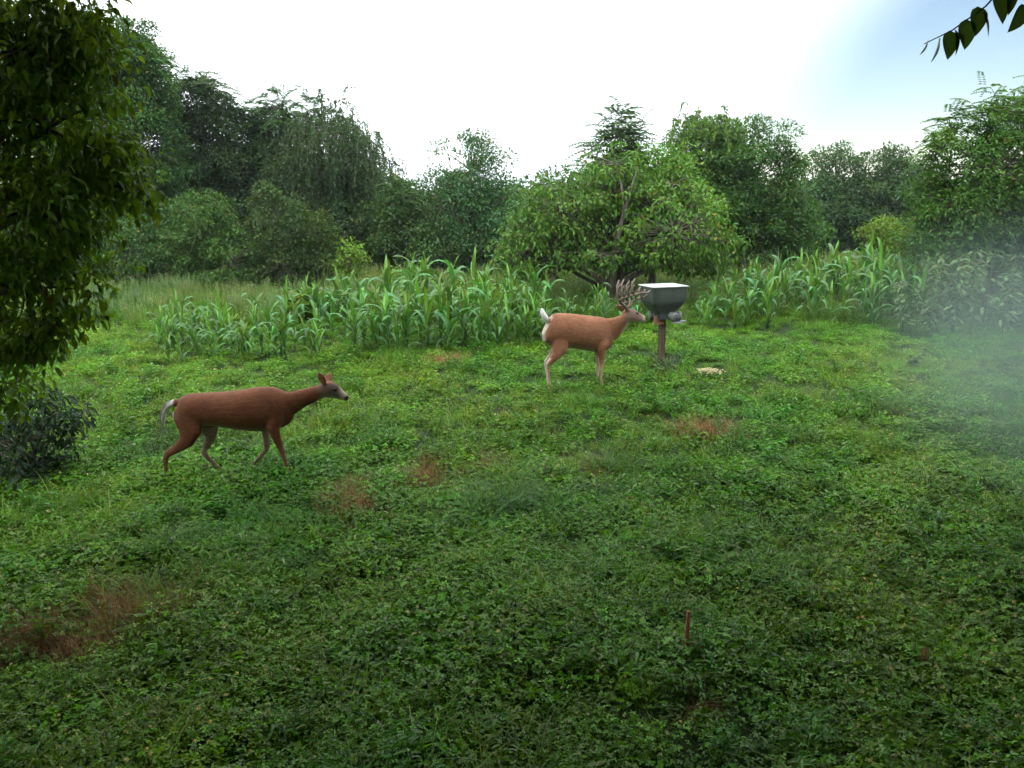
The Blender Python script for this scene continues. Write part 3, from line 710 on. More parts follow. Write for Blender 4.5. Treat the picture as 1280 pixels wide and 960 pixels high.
corn_strip(105, [(866, 416), (950, 412), (1050, 412), (1150, 408)], [(890, 382), (960, 380), (1060, 376), (1150, 374)],
           lambda u, v: (0.55 + 0.42 * math.sin(min(1, u * 1.3) * 1.6)) * (0.8 + 0.35 * v), RC)

# tall reed-like clump, tall weeds in the mist, dead shrub, feeder-foot weeds
def reed(px, py, h, label, n=70, rr=.22, wd=.022, col=(0.09, 0.165, 0.05), name='reed_clump', cat='reeds'):
    p = ground(px, py); mb = MB(); blades(mb, n, h, wd, col, .3, .55, 5, rr)
    tag(link(name, mb.me(name), M['corn'], None, p), label, cat)
reed(985, 378, 1.35, 'tall reed-like grass clump arching above the corn')
reed(832, 468, .36, 'coarse grass tuft growing round the foot of the feeder post', 60, .15, .018, (0.075, 0.14, 0.06), 'grass_tuft', 'grass')
reed(995, 449, .14, 'low dark sedge tuft in the clover right of the feeder', 60, .2, .009, (0.045, 0.085, 0.03), 'sedge_tuft', 'grass')
reed(850, 430, .35, 'rough grass behind the feeder post', 50, .35, .012, (0.07, 0.14, 0.04), 'rough_grass', 'grass')
def tallweed(x, y, h, proto=[]):
    lab, grp = 'tall pale-leaved weed standing in the mist below the walnut', 'tall weeds in the mist'
    if len(proto) < 4:
        mb, st = MB(), MB(); b = rng.normal(0, .06, 2)
        P = np.array([(0, 0, -.03), (b[0] * .4, b[1] * .4, .4), (b[0], b[1], .75), (b[0] * 1.5, b[1] * 1.5, 1.0)]); st.tube(P, [.012, .01, .007, .003], 5, (0.1, 0.14, 0.06))
        m = 64; s = rng.uniform(.12, 1, m); Q = np.stack([np.interp(s, [0, .4, .75, 1], P[:, i]) for i in range(3)], -1); th = rng.uniform(0, 6.28, m)
        br = rng.random(m)[:, None] * .2 * (1.2 - s)[:, None]; dr = np.stack([np.cos(th), np.sin(th), .35 * np.ones(m)], -1)
        leaves(mb, Q + dr * br, dr * np.array([1, 1, 0]) + np.array([0, 0, -.2]), np.array([[0, 0, 1.]]) + .35 * rng.standard_normal((m, 3)), .13 * rng.uniform(.6, 1.2, m), .05, jit_col((0.085, 0.14, 0.05), m), LEAF_M)
        a, c = st.me('stem'), mb.me('foliage'); a.materials.append(M['corn']); c.materials.append(M['corn']); proto.append((a, c))
    a, c = proto[rng.integers(0, len(proto))]
    r = tag(empty('tall_weed', (x, y, float(gz(x, y))), rng.uniform(0, 6.28)), lab, 'weed', grp); r.scale = (h, h, h)
    link('stem', a, None, r); link('foliage', c, None, r)
for i in range(60):
    p = ground(rng.uniform(1120, 1380), rng.uniform(368, 425)); tallweed(p.x, p.y, rng.uniform(.75, 1.45))
p = ground(905, 388); mb = MB(); blades(mb, 160, .62, .008, (0.20, 0.085, 0.045), .5, .4, 3, .5)
tag(link('dead_shrub', mb.me('dead_shrub'), M['dry'], None, p + Vector((.2, 1.2, 0))), 'rusty dead weeds behind the feeder below the fruit tree', 'dead weeds')
for px, py, h, c, lab in [(370, 404, .5, YG, 'small bright weed poking up at the back of the corn strip'), (1080, 520, .12, (0.12, 0.19, 0.05), 'pale broad-leaved rosette in the open clover'), (1095, 650, .14, (0.07, 0.14, 0.05), 'broad-leaved dock weed in the misty clover'),
                          (1140, 462, .22, (0.05, 0.1, 0.03), 'dark leafy weed where the mist drifts low'), (300, 575, .2, (0.05, 0.11, 0.03), 'leafy weed beside the hooves of the doe'), (930, 480, .16, (0.05, 0.1, 0.03), 'leafy weed close to the spilled corn')]:
    p = ground(px, py); mb = weed(9, h, max(.06, h * .5), .45, c, .12)
    tag(link('leafy_weed', mb.me('leafy_weed'), M['cover'], None, p), lab, 'weed')

# ------------------------------------------------------------------ deer
def loft(mb, rows, side=(0, 1, 0), n=16):
    """rows: (x, y, z, half_side, half_other). One closed tapered tube."""
    rows = np.asarray(rows, float); Pc = rows[:, :3]; t = unit(np.gradient(Pc, axis=0)); side = np.asarray(side, float)
    a = np.arange(n) * 2 * math.pi / n; V = []
    for i in range(len(rows)):
        s = unit(side - t[i] * (side @ t[i])); o = np.cross(t[i], s)
        V.append(Pc[i] + np.outer(np.cos(a), s) * rows[i, 3] + np.outer(np.sin(a), o) * rows[i, 4])
    V = np.vstack(V); m = len(rows)
    i = np.arange(m - 1)[:, None] * n; j = np.arange(n)[None]; k = (j + 1) % n
    Q = np.stack([i + j, i + k, i + n + k, i + n + j], -1).reshape(-1, 4)
    V = np.vstack([V, Pc[:1], Pc[-1:]]); a0, a1 = m * n, m * n + 1
    T = [(a0, (q + 1) % n, q) for q in range(n)] + [(a1, (m - 1) * n + q, (m - 1) * n + (q + 1) % n) for q in range(n)]
    mb.add(V, Q, T)
def fuse(mb, voxel, it=4):
    me = mb.me('deer_raw'); o = bpy.data.objects.new('deer_raw', me); C.objects.link(o)
    r = o.modifiers.new('r', 'REMESH'); r.mode = 'VOXEL'; r.voxel_size = voxel; r.use_smooth_shade = True
    s = o.modifiers.new('s', 'SMOOTH'); s.factor = 0.5; s.iterations = it
    dg = bpy.context.evaluated_depsgraph_get(); dg.update()
    out = bpy.data.meshes.new_from_object(o.evaluated_get(dg)); bpy.data.objects.remove(o); bpy.data.meshes.remove(me)
    return out
def paint(me, fn):
    n = len(me.vertices); P = np.empty(n * 3, np.float32); N = np.empty(n * 3, np.float32)
    me.vertices.foreach_get('co', P); me.vertex_normals.foreach_get('vector', N); P, N = P.reshape(-1, 3), N.reshape(-1, 3)
    if 'Col' in me.attributes: me.attributes.remove(me.attributes['Col'])
    a = me.attributes.new('Col', 'FLOAT_COLOR', 'POINT'); K = np.ones((n, 4), np.float32); K[:, :3] = fn(P, N); a.data.foreach_set('color', K.ravel())
def sm(e0, e1, x): t = np.clip((x - e0) / (e1 - e0), 0, 1); return t * t * (3 - 2 * t)
def mixc(a, b, f): return a * (1 - f[:, None]) + np.asarray(b)[None] * f[:, None]
def seg_d(P, a, b):
    a, b = np.asarray(a), np.asarray(b); ab = b - a; t = np.clip(((P - a) @ ab) / (ab @ ab), 0, 1); return np.linalg.norm(P - a - t[:, None] * ab, axis=1), t
COAT, PALE, GREY, BLK = (0.20, 0.066, 0.025), (0.44, 0.37, 0.30), (0.17, 0.13, 0.10), (0.012, 0.011, 0.011)
M['eye'] = noise_mat('wet_eye', [(0.008, 0.006, 0.005), (0.014, 0.01, 0.008)], 5, rough=0.15, bump=0, spec=0.6)
M['velvet'] = noise_mat('antler_velvet', [(0.10, 0.075, 0.06), (0.19, 0.15, 0.125)], 40, rough=0.8, bump=0.3, bscale=200)
M['hoof'] = noise_mat('hoof', [(0.015, 0.012, 0.01), (0.03, 0.025, 0.02)], 20, rough=0.6, bump=0.1)

def leg(mb, pts):  # (x, y, z, half_side, half_fore_aft)
    loft(mb, pts, (0, 1, 0), 12)
def hooves(root, spots):
    for (x, y, z, a) in spots:
        mb = MB()
        for sgn in (-1, 1):
            c, s = math.cos(a), math.sin(a); rows = []
            for (t, h, w) in [(0, 0, 1), (.35, .025, .8), (.7, .05, .62)]:
                rows.append((x + s * h - c * 0.004, y + sgn * .013, z + c * h, .012 * w, .030 * w))
            loft(mb, rows, (0, 1, 0), 8)
        link('hoof', mb.me('hoof'), M['hoof'], root)
def eyes(root, c, side, fwd, d=.044, r=.013):
    for s in (-1, 1):
        mb = MB(); u = np.linspace(0, math.pi, 7); rows = [(0, 0, 0, 0, 0)]
        p = np.asarray(c) + np.asarray(side) * d * s
        rows = [(*(p + np.asarray(side) * s * (-math.cos(q)) * r * .6), max(1e-4, r * math.sin(q) * 1.15), max(1e-4, r * math.sin(q))) for q in u]
        loft(mb, rows, fwd, 10); link('eye', mb.me('eye'), M['eye'], root)

def build_doe():
    Z = 603.0
    X = lambda zx: (zx - 500) / Z
    H = lambda zy: (752 - zy) / Z
    mb = MB()
    rows = []
    for zx, t, b, hw in [(194, 300, 360, .03), (205, 281, 400, .066), (236, 256, 430, .10), (290, 233, 436, .120), (350, 230, 424, .122), (420, 228, 426, .128), (500, 222, 440, .140), (580, 213, 452, .148), (650, 202, 459, .144),
                         (710, 196, 456, .132), (760, 200, 448, .118), (800, 214, 436, .102), (835, 232, 415, .08), (858, 262, 380, .05)]:
        rows.append((X(zx), 0, H((t + b) / 2), hw, (b - t) / 2 / Z))
    loft(mb, rows, (0, 1, 0), 24)
    # neck and head
    loft(mb, [(X(770), 0, H(318), .085, .165), (X(820), 0, H(305), .075, .135), (X(870), 0, H(286), .062, .105), (X(925), 0, H(264), .053, .085), (X(985), 0, H(243), .047, .073), (X(1035), 0, H(224), .046, .068)], (0, 1, 0), 18)
    loft(mb, [(X(1018), 0, H(212), .036, .04), (X(1038), 0, H(214), .052, .072), (X(1072), 0, H(216), .060, .085), (X(1102), 0, H(226), .050, .073), (X(1128), 0, H(243), .038, .054), (X(1152), 0, H(259), .031, .041), (X(1170), 0, H(268), .027, .033), (X(1180), 0, H(272), .017, .02)], (0, 1, 0), 16)
    for s in (-1, 1):   # ears: near one upright
        tip = np.array([X(1022), s * .075, H(104)]) if s < 0 else np.array([X(1070), .11, H(130)])
        b = np.array([X(1052), s * .035, H(185)]); L = [b + (tip - b) * t for t in (0, .25, .55, .82, 1)]
        loft(mb, [(*p, w, th) for p, w, th in zip(L, (.02, .042, .046, .028, .008), (.016, .013, .011, .010, .007))], (1, .3 * s, 0), 10)
    # legs
    leg(mb, [(X(270), -.03, H(255), .03, .04), (X(266), -.058, H(310), .045, .085), (X(272), -.070, H(380), .052, .125), (X(286), -.078, H(450), .05, .108), (X(262), -.085, H(500), .038, .074), (X(205), -.082, H(545), .027, .045), (X(150), -.08, H(575), .024, .037), (X(136), -.08, H(602), .021, .03), (X(133), -.08, H(650), .0175, .022),
             (X(134), -.08, H(690), .018, .021), (X(137), -.08, H(712), .021, .025), (X(147), -.08, H(735), .019, .022)])
    leg(mb, [(X(300), .075, H(340), .055, .10), (X(340), .085, H(410), .058, .12), (X(372), .085, H(460), .048, .085), (X(365), .085, H(515), .034, .05), (X(340), .085, H(560), .026, .038), (X(325), .085, H(592), .024, .036), (X(345), .085, H(628), .019, .026),
             (X(385), .085, H(668), .0175, .021), (X(412), .085, H(695), .021, .024), (X(430), .085, H(722), .018, .021)])
    leg(mb, [(X(765), -.03, H(250), .03, .05), (X(765), -.066, H(320), .045, .10), (X(762), -.074, H(390), .048, .085), (X(755), -.08, H(430), .042, .062), (X(768), -.082, H(480), .033, .045), (X(785), -.08, H(530), .027, .034), (X(800), -.08, H(578), .025, .029), (X(812), -.08, H(620), .019, .021),
             (X(824), -.08, H(665), .017, .019), (X(832), -.08, H(700), .02, .024), (X(842), -.08, H(728), .018, .02)])
    leg(mb, [(X(720), .07, H(330), .045, .09), (X(700), .085, H(400), .046, .075), (X(688), .085, H(440), .04, .055), (X(690), .082, H(500), .031, .038), (X(693), .08, H(550), .026, .031), (X(688), .08, H(580), .025, .029), (X(660), .08, H(612), .019, .021),
             (X(622), .08, H(652), .017, .019), (X(602), .08, H(672), .02, .023), (X(590), .08, H(700), .017, .019)])
    # tail
    loft(mb, [(X(225), 0, H(285), .03, .035), (X(190), 0, H(288), .035, .035), (X(155), 0, H(300), .045, .034), (X(130), 0, H(335), .048, .03), (X(118), 0, H(385), .036, .024), (X(120), 0, H(425), .012, .012)], (0, 1, 0), 12)
    me = fuse(mb, .0085, 13)
    def col(P, N):
        K = np.repeat((np.asarray(COAT) * 0.58)[None], len(P), 0)  # darker coat, with some of the canopy shade put into its colour
        x, y, z = P.T
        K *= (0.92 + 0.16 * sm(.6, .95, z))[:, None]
        K = mixc(K, (0.15, 0.07, 0.04), .7 * sm(.42, .22, z))                              # paler lower legs
        K = mixc(K, PALE, .35 * sm(-.45, -.95, N[:, 2]) * sm(.40, .5, z) * (x > -.42) * (x < .42))    # belly
        inner = (np.abs(y) < .085) & (N[:, 1] * np.sign(y) < -.3) & (z < .52)
        K = mixc(K, PALE, .3 * inner.astype(float))
        tail = sm(-.5, -.53, x) * (z > .5)
        K = mixc(K, (.62, .6, .57), tail)
        back = sm(.25, -.35, N[:, 0] - .4 * N[:, 2] * 0) * sm(-.50, -.56, x) * (z > .5)
        K = mixc(K, (.05, .035, .028), .95 * back * sm(-.6, -.3, -np.abs(y) * 0 - .2 + 0 * y))
        d, t = seg_d(P, (X(1030), 0, H(215)), (X(1175), 0, H(273)))
        head = sm(.13, .09, d) * sm(X(985), X(1050), x)
        K = mixc(K, (0.10, .075, .06), .8 * head)
        K = mixc(K, PALE, .45 * head * sm(X(1120), X(1150), x)); K = mixc(K, PALE, .6 * head * sm(-.2, -.8, N[:, 2]))
        K = mixc(K, PALE, .55 * sm(.075, .03, np.linalg.norm(P - np.array([X(1090), 0, H(275)]), axis=1)))
        dn = np.linalg.norm((P - np.array([X(1171), 0, H(268)])) * np.array([1, .8, 1]), axis=1); K = mixc(K, BLK, sm(.036, .024, dn))
        de = np.linalg.norm((P - np.array([X(1108), 0, H(210)])) * np.array([1, 0, 1]), axis=1); K = mixc(K, (.04, .03, .025), .8 * sm(.026, .014, de) * (np.abs(y) > .02))
        ear = (z > H(178)) & (x > X(1000)) & (x < X(1110)); K = mixc(K, (0.20, .075, .04), ear.astype(float) * .9)
        hock = sm(.05, .02, np.linalg.norm(P - np.array([X(330), .085, H(585)]), axis=1)); K = mixc(K, PALE, .7 * hock)
        return K
    paint(me, col)
    p = ground(292, 601)
    root = tag(empty('doe', p, R(2)), 'reddish brown doe walking with neck stretched low toward the feeder', 'deer')
    link('body', me, M['fur'], root)
    eyes(root, (X(1108), 0, H(210)), (0, 1, 0), (1, 0, 0), .045, .015)
    hooves(root, [(X(150), -.08, 0.0, .1), (X(440), .085, 0.0, .3), (X(848), -.08, 0.0, .1), (X(586), .08, H(735), -.5)])
    return root
build_doe()

def build_buck():
    TH = R(28); Z = 504.0
    ct, st_ = math.cos(TH), math.sin(TH)
    def q(zx, zy, v=None, y=0.0):
        """zoomed photo point -> local; on the body axis unless a depth v is given"""
        u = (zx - 400) / Z
        if v is None: v = u * math.tan(TH) + y / ct
        base = 858 - 131 * v
        return np.array([u * ct + v * st_, -u * st_ + v * ct, (base - zy) / Z])
    mb = MB(); rows = []
    for zx, t, b, hw in [(200, 425, 520, .04), (212, 398, 560, .085), (240, 384, 582, .115), (280, 378, 590, .128), (330, 376, 592, .130), (390, 378, 592, .138), (450, 381, 598, .142), (505, 384, 604, .135), (550, 386, 606, .12), (585, 388, 596, .10), (612, 398, 570, .07), (628, 420, 540, .04)]:
        a, b_ = q(zx, t), q(zx, b); rows.append((a[0], 0, (a[2] + b_[2]) / 2, hw, abs(a[2] - b_[2]) / 2))
    loft(mb, rows, (0, 1, 0), 24)
    def nk(zx, zy, v, hw, hh): return (*q(zx, zy, v), hw, hh)
    loft(mb, [nk(560, 480, .16, .09, .18), nk(600, 470, .20, .08, .165), nk(640, 452, .235, .074, .155), nk(672, 427, .26, .068, .138), nk(700, 398, .275, .060, .102), nk(722, 378, .28, .052, .085)], (-st_, ct, 0), 18)
    SD = (-st_, ct, 0)
    loft(mb, [nk(690, 358, .28, .04, .045), nk(705, 363, .28, .056, .08), nk(735, 367, .285, .064, .092), nk(765, 371, .29, .056, .08), nk(795, 379, .295, .042, .06), nk(825, 387, .30, .035, .045), nk(844, 392, .30, .03, .036), nk(854, 394, .30, .018, .02)], SD, 16)
    for s in (-1, 1):
        b = q(700, 337, .28 + .04 * s); tip = q(645, 312, .28 + .12 * s) if s < 0 else q(662, 285, .28 + .16)
        L = [b + (tip - b) * t for t in (0, .25, .55, .82, 1)]
        loft(mb, [(*p, w, th) for p, w, th in zip(L, (.016, .034, .036, .021, .006), (.013, .011, .009, .008, .005))], (0, 0, 1), 10)
    # legs (local metres)
    hx, fx = q(215, 885)[0], q(535, 830)[0]
    for s in (-1, 1):
        o = -.0 if s < 0 else .075
        leg(mb, [(hx + .17 + o, s * .03, .86, .03, .05), (hx + .16 + o, s * .045, .78, .045, .09), (hx + .14 + o, s * .062, .66, .054, .125), (hx + .12 + o, s * .074, .55, .050, .105), (hx + .06 + o, s * .088, .48, .036, .062), (hx + .0 + o, s * .085, .425, .026, .042), (hx - .045 + o, s * .085, .385, .023, .036), (hx - .045 + o, s * .085, .34, .02, .028),
                 (hx - .03 + o, s * .083, .22, .0165, .02), (hx - .015 + o, s * .082, .12, .0165, .02), (hx + 0 + o, s * .082, .075, .021, .025), (hx + .015 + o, s * .082, .035, .019, .022)])
        o = 0 if s < 0 else .055
        leg(mb, [(fx + .04, s * .03, .80, .03, .05), (fx + .03, s * .062, .68, .045, .10), (fx + .01 + o * .5, s * .088, .56, .05, .085), (fx - .01 + o * .7, s * .088, .50, .043, .062), (fx + o, s * .085, .42, .033, .043), (fx + .005 + o, s * .082, .34, .026, .031), (fx + .008 + o, s * .08, .30, .026, .029), (fx + .004 + o, s * .08, .24, .0185, .021),
                 (fx + .004 + o, s * .08, .13, .0165, .018), (fx + .008 + o, s * .08, .075, .02, .024), (fx + .02 + o, s * .08, .035, .018, .021)])
    # tail: raised a little, bushy white
    tb = q(205, 405)
    loft(mb, [(tb[0] + .05, 0, tb[2] - .08, .03, .03), (tb[0] + .005, 0, tb[2] - .04, .042, .035), (tb[0] - .03, 0, tb[2] + .005, .05, .036), (tb[0] - .052, 0, tb[2] + .05, .042, .030), (tb[0] - .06, 0, tb[2] + .09, .022, .018), (tb[0] - .06, 0, tb[2] + .11, .008, .008)], (0, 1, 0), 12)
    me = fuse(mb, .0085, 13)
    nose, poll, eye = q(846, 391, .30), q(700, 360, .28), q(765, 350, .29)
    def col(P, N):
        K = np.repeat(np.array([[0.19, 0.078, 0.038]]), len(P), 0); x, y, z = P.T
        K = mixc(K, (0.36, 0.23, 0.15), .75 * sm(.42, .25, z))
        K = mixc(K, PALE, .45 * sm(-.45, -.95, N[:, 2]) * sm(.36, .42, z) * (x > -.45) * (x < .35))
        inner = (np.abs(y) < .085) & (N[:, 1] * np.sign(y) < -.2) & (z < .55); K = mixc(K, PALE, .65 * inner)
        rear = sm(.45, .8, -N[:, 0]) * sm(.055, .025, np.abs(y)) * (x < tb[0] + .12) * (z > .42); K = mixc(K, (.42, .38, .33), .75 * rear)
        K = mixc(K, (.6, .58, .56), sm(tb[0] + .02, tb[0] - .01, x) * (z > tb[2] - .09))
        K = mixc(K, PALE, .8 * sm(.2, .7, -N[:, 0]) * (z < .46) * (z > .1) * (x < 0))
        d, t = seg_d(P, poll, nose); head = sm(.14, .09, d) * sm(-.02, .12, t)
        K = mixc(K, (.12, .088, .068), .8 * head); K = mixc(K, PALE, .4 * head * sm(.74, .85, t)); K = mixc(K, PALE, .6 * head * sm(-.2, -.8, N[:, 2]))
        K = mixc(K, BLK, sm(.05, .032, np.linalg.norm(P - nose - np.array([.008, 0, .012]), axis=1)))
        up = np.abs((P - eye) @ np.array(SD)) > .02
        K = mixc(K, (.04, .03, .025), .8 * up * sm(.03, .016, np.linalg.norm((P - eye) - np.outer((P - eye) @ np.array(SD), SD), axis=1)))
        thr, _ = seg_d(P, q(690, 460, .27), q(735, 415, .285)); K = mixc(K, PALE, .55 * sm(.06, .02, thr))
        return K
    paint(me, col)
    p = (ground(691, 489) + ground(751, 477)) / 2
    rear = ground(692, 489); front = ground(752, 477)
    root = tag(empty('buck', (0, 0, 0), TH), 'antlered buck with raised white tail feeding at the hopper', 'deer')
    ctr = (rear * (fx) + front * (-hx)) / (fx - hx)
    root.location = (ctr.x - .08, ctr.y - .16, min(rear.z, front.z) - .015); root.scale = (1.05, 1.05, 1.05)
    link('body', me, M['fur'], root)
    eyes(root, eye, SD, (ct, st_ * -1, 0), .051, .016)
    hooves(root, [(hx + .03, -.082, 0, .1), (hx + .105, .082, 0, .1), (fx + .03, -.08, 0, .1), (fx + .085, .08, 0, .1)])
    # velvet antlers: beam sweeps out, back, then forward; long upright tines
    for s in (-1, 1):
        v0 = .28
        g = lambda zx, zy, dv: q(zx, zy, v0 + s * dv)
        sh = 0 if s < 0 else 26
        am = MB()
        beam = [g(722, 336, .03), g(705, 315, .055), g(675 + sh * .6, 298, .12), g(662 + sh, 282, .19), g(690 + sh, 272, .235), g(740 + sh, 258, .25), g(790 + sh * .6, 243, .23), g(835 + sh * .3, 238, .18), g(850 + sh * .2, 222, .15)]
        am.tube(beam, np.array([.024, .021, .02, .019, .018, .017, .016, .014, .009]), 8, (1, 1, 1))
        for (bx, dv, tx, ty, r) in [((668 + sh, 284), .19, 645 + sh, 158, .012), ((690 + sh, 272), .235, 672 + sh, 152, .012), ((716 + sh, 264), .245, 705 + sh, 150, .012), ((745 + sh, 256), .25, 740 + sh, 155, .012), ((775 + sh * .6, 247), .235, 775 + sh * .6, 185, .011), ((815 + sh * .5, 240), .2, 806 + sh * .5, 198, .01)]:
            a, e = g(*bx, dv), g(tx + 14, ty + 6 + 10 * math.sin(tx), dv - .05); w_ = .045 if ty < 170 else .015; m1 = a + (e - a) * .35 + np.array([-w_, s * .01, 0]); m2 = a + (e - a) * .72 + np.array([-w_, s * .012, 0])
            am.tube([a, m1, m2, e], [r * 1.2, r * 1.2, r * 1.1, r * .6], 7)
        a = g(716, 325, .04); am.tube([a, a + np.array([.05, s * .015, .03]), a + np.array([.075, s * .02, .10])], [.012, .011, .006], 7)   # brow tine
        link('antler', am.me('antler'), M['velvet'], root)
build_buck()

# ------------------------------------------------------------------ feeder
M['poly'] = noise_mat('weathered_green_plastic', [(0.026, 0.034, 0.03), (0.042, 0.052, 0.046), (0.058, 0.067, 0.058)], 5, rough=0.55, bump=0.15, bscale=60, spec=0.4, stretch=(1, 1, .4))
M['lid'] = noise_mat('pale_lid', [(0.25, 0.27, 0.26), (0.4, 0.42, 0.41)], 4, rough=0.45, bump=0.05)
M['wood'] = noise_mat('weathered_post', [(0.03, 0.022, 0.014), (0.07, 0.048, 0.03), (0.11, 0.08, 0.05)], 5, bump=0.6, stretch=(8, 8, .7))
M['brown'] = noise_mat('red_brown_board', [(0.15, 0.07, 0.045), (0.23, 0.11, 0.07)], 6, bump=0.4, stretch=(1, 6, 1))
M['tube'] = noise_mat('grey_tube', [(0.10, 0.11, 0.11), (0.17, 0.18, 0.18)], 10, rough=0.5, bump=0.1)
M['dark'] = noise_mat('tube_shade', [(0.006, 0.006, 0.006), (0.012, 0.012, 0.012)], 10, rough=0.9, bump=0)
def build_feeder():
    p = ground(826, 462); root = tag(empty('game_feeder', p, R(21)), 'grey-green hopper game feeder on a weathered wooden post', 'feeder')
    hb = 0.79
    # post
    mb = MB(); B = .038
    mb.add([(sx * B, sy * B, z) for z in (-.3, .3, hb + .10) for sx, sy in ((-1, -1), (1, -1), (1, 1), (-1, 1))], [(i + 4 * k, (i + 1) % 4 + 4 * k, (i + 1) % 4 + 4 + 4 * k, i + 4 + 4 * k) for k in (0, 1) for i in range(4)] + [(8, 9, 10, 11)])
    link('post', mb.me('post', smooth=False), M['wood'], root)
    mb = MB(); mb.box((-.085, -.055, hb - .07), (.075, .014, .06)); link('bracket_board', mb.me('bracket_board', smooth=False), M['brown'], root)
    # hopper: square tub with rounded corners tapering to the spouts
    def rr(hx, hy, z, cr, n=5):
        out = []
        for cx, cy, a0 in ((hx - cr, hy - cr, 0), (-hx + cr, hy - cr, 90), (-hx + cr, -hy + cr, 180), (hx - cr, -hy + cr, 270)):
            for k in range(n): a = R(a0 + 90 * k / (n - 1)); out.append((cx + cr * math.cos(a), cy + cr * math.sin(a), z))
        return out
    mb = MB(); lev = [(.278, .40, .035), (.276, .36, .04), (.268, .22, .045), (.255, .175, .05), (.215, .11, .05), (.15, .04, .04), (.115, .0, .04), (.112, -.06, .04)]
    V = []
    for h, z, cr in lev: V += rr(h, max(.11, h * .76), hb + z, cr)
    m = 20; Q = [(k * m + i, k * m + (i + 1) % m, (k + 1) * m + (i + 1) % m, (k + 1) * m + i) for k in range(len(lev) - 1) for i in range(m)]
    Q = [q[::-1] for q in Q]
    mb.add(V, Q); b = len(V); mb.add([V[(len(lev) - 1) * m + i] for i in range(m)] + [(0, 0, hb - .06)], None, [((i + 1) % m, i, m) for i in range(m)])
    link('hopper', mb.me('hopper'), M['poly'], root)
    mb = MB(); V = rr(.292, .226, hb + .398, .03) + rr(.292, .226, hb + .408, .03) + rr(.27, .205, hb + .412, .03) + rr(.10, .08, hb + .415, .03)
    mb.add(V + [(0, 0, hb + .4155)], [(k * m + i, k * m + (i + 1) % m, (k + 1) * m + (i + 1) % m, (k + 1) * m + i) for k in range(3) for i in range(m)], [(3 * m + i, 3 * m + (i + 1) % m, 4 * m) for i in range(m)])
    link('lid', mb.me('lid', smooth=False), M['lid'], root)
    # spouts: towards the camera's right, to the right, and to the left where the buck feeds
    for ang, ln in ((-72, .20), (-8, .26), (148, .18)):
        a = R(ang); d = np.array([math.cos(a), math.sin(a), -.12]); c0 = np.array([0, 0, hb - .005]); e = c0 + d * ln
        if ang == -72: c0 = c0 + np.array([.04, 0, .0]); e = c0 + d * ln
        mb = MB(); n = 18
        mb.tube([c0, c0 + d * ln * .55, c0 + d * ln * .56, c0 + d * ln * .68, c0 + d * ln * .69, c0 + d * ln * .78, c0 + d * ln * .79, e], [.055, .055, .062, .062, .055, .055, .066, .066], n, cap=False)
        sp = link('spout', mb.me('spout'), M['tube'], root)
        mi = MB(); mi.tube([e - d * .11, e - d * .002], [.046, .052], n, cap=True); 
        # rim ring, and a black disc painting the shade deep in the tube
        ri = MB(); ri.tube([e, e + d * .004, e + d * .004, e - d * .09], [.066, .064, .050, .046], n, cap=False); link('rim', ri.me('rim'), M['tube'], sp)
        ii = MB(); ii.tube([e - d * .092, e - d * .09], [.047, .047], n); link('opening', ii.me('opening'), M['dark'], sp)
        if ang != 148:
            t = MB(); t.box(tuple(e + d * .02 + np.array([0, 0, -.068])), (.07, .05, .006), a); link('tray', t.me('tray', smooth=False), M['tube'], sp)
build_feeder()

# ------------------------------------------------------------------ small things in the clover
def kernels():
    mb = MB(); p = ground(886, 473); n = 300
    for i in range(n):
        a, r = rng.uniform(0, 6.28), rng.normal(0, 1); x_, y_ = .075 * rng.normal(), .07 * rng.normal(); h = .03 * math.exp(-(x_ ** 2 + y_ ** 2) / .012) + rng.uniform(0, .03)
        mb.box((x_, y_, h + .01), (.007, .005, .004), a, (0.62, 0.5, 0.26) * rng.uniform(.7, 1.15) if False else tuple(np.array((0.72, 0.64, 0.42)) * rng.uniform(.7, 1.15)))
    tag(link('spilled_corn', mb.me('spilled_corn', smooth=False), M['dry'], None, p + Vector((0, 0, .07))), 'pale heap of spilled corn kernels in the clover beside the feeder', 'corn kernels', kind='stuff')
kernels()
p = ground(858, 836); mb = MB()
mb.tube([(0, 0, -.05), (.004, 0, .1), (-.003, .005, .24), (.0, .0, .38)], [.014, .0135, .013, .011], 8, (0.42, 0.2, 0.1)); mb.tube([(.014, .004, -.03), (.018, 0, .1), (.012, .004, .2)], [.006, .005, .003], 6, (0.2, 0.11, 0.06))
tag(link('dead_stalk', mb.me('dead_stalk'), M['dry'], None, p), 'brown broken stalk sticking upright out of the clover', 'stalk')
p = ground(1152, 846); mb = MB()
leaves(mb, np.array([[0, 0, .10]]), np.array([[.25, .1, .95]]), np.array([[-.3, -.9, .3]]), np.array([.10]), np.array([.06]), np.array([[0.22, 0.13, 0.075]]), LEAF_M)
tag(link('dead_leaf', mb.me('dead_leaf'), M['dry'], None, p), 'curled tan dead leaf caught upright in the clover', 'leaf')
p = ground(878, 896); mb = MB()
for i in range(3): mb.tube([(-.12 + .04 * i, .02 * i, .05), (0, .03 * i - .02, .06), (.13, .05 * i - .04, .055)], [.004, .004, .002], 5, (0.24, 0.13, 0.08))
tag(link('dead_twigs', mb.me('dead_twigs'), M['dry'], None, p), 'few dry brown twigs lying in a thin spot of clover', 'twigs')

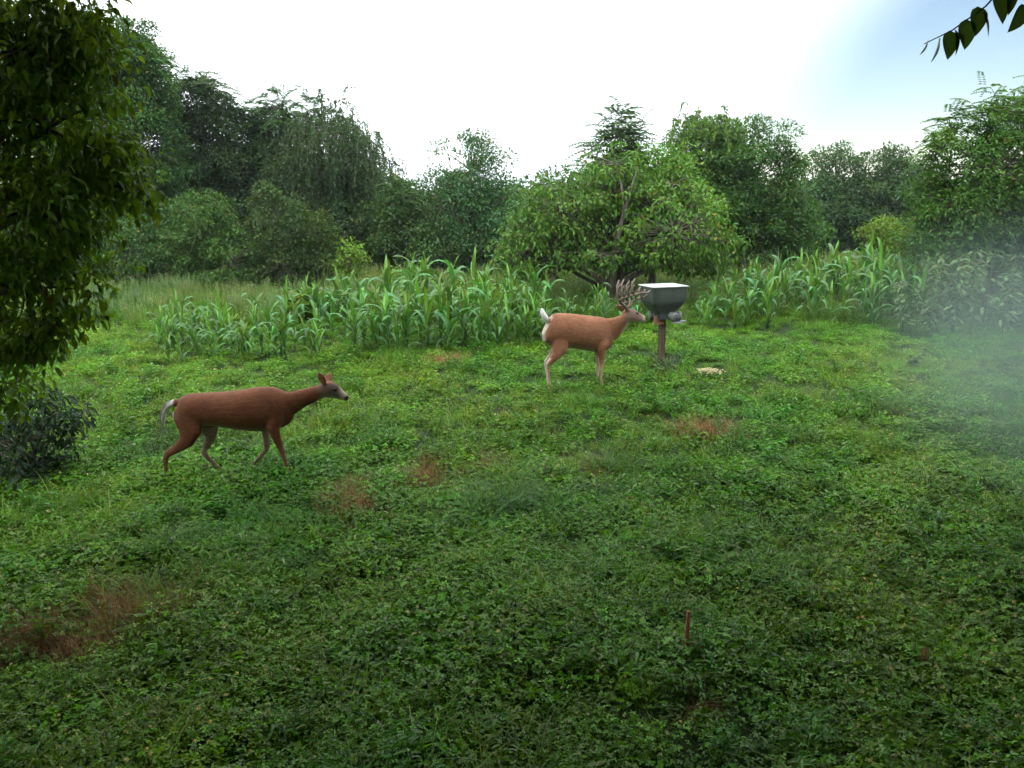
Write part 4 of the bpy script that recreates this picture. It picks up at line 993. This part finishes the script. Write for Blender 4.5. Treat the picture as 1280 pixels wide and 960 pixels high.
# ------------------------------------------------------------------ drifting mist at the right
def build_mist():
    c = at(1315, 440, 7.2)
    mb = MB(); rows = [(-math.cos(u), 0, 0, max(1e-3, math.sin(u)), max(1e-3, math.sin(u))) for u in np.linspace(0, math.pi, 13)]
    loft(mb, rows, (0, 1, 0), 20)
    me = mb.me('mist'); m, t, out = new_mat('mist'); Lk = t.links.new
    tcn = t.nodes.new('ShaderNodeTexCoord'); ln = t.nodes.new('ShaderNodeVectorMath'); ln.operation = 'LENGTH'
    Lk(tcn.outputs['Object'], ln.inputs[0])
    n = t.nodes.new('ShaderNodeTexNoise'); n.inputs['Scale'].default_value = 1.6; n.inputs['Detail'].default_value = 2; Lk(tcn.outputs['Object'], n.inputs['Vector'])
    mr_ = t.nodes.new('ShaderNodeMapRange'); mr_.interpolation_type = 'SMOOTHERSTEP'
    mr_.inputs['From Min'].default_value = 1.0; mr_.inputs['From Max'].default_value = 0.05
    Lk(math_node(t, 'ADD', ln.outputs['Value'], math_node(t, 'MULTIPLY', math_node(t, 'SUBTRACT', n.outputs['Fac'], .5), .35)), mr_.inputs['Value'])
    pv = t.nodes.new('ShaderNodeVolumePrincipled'); pv.inputs['Color'].default_value = (0.45, 0.58, 0.55, 1); pv.inputs['Anisotropy'].default_value = 0.2
    Lk(math_node(t, 'MULTIPLY', mr_.outputs['Result'], 0.42), pv.inputs['Density']); Lk(pv.outputs[0], out.inputs['Volume'])
    o = link('mist', me, m, None, c); o.scale = (1.85, 1.7, 1.4)
    tag(o, 'pale patch of mist drifting over the clover before the tall weeds', 'mist', kind='stuff')
build_mist()

# ------------------------------------------------------------------ thin summer haze in the air
def build_haze():
    mb = MB(); mb.box((0, 420, 5.0), (905, 485, 8.0)); me = mb.me('haze', smooth=False)
    m, t, out = new_mat('haze'); pv = t.nodes.new('ShaderNodeVolumePrincipled')
    pv.inputs['Color'].default_value = (0.80, 0.93, 1.0, 1); pv.inputs['Density'].default_value = 0.0005
    t.links.new(pv.outputs[0], out.inputs['Volume'])
    tag(link('haze', me, m), 'thin pale summer haze softening the far trees', 'haze', kind='stuff')
build_haze()
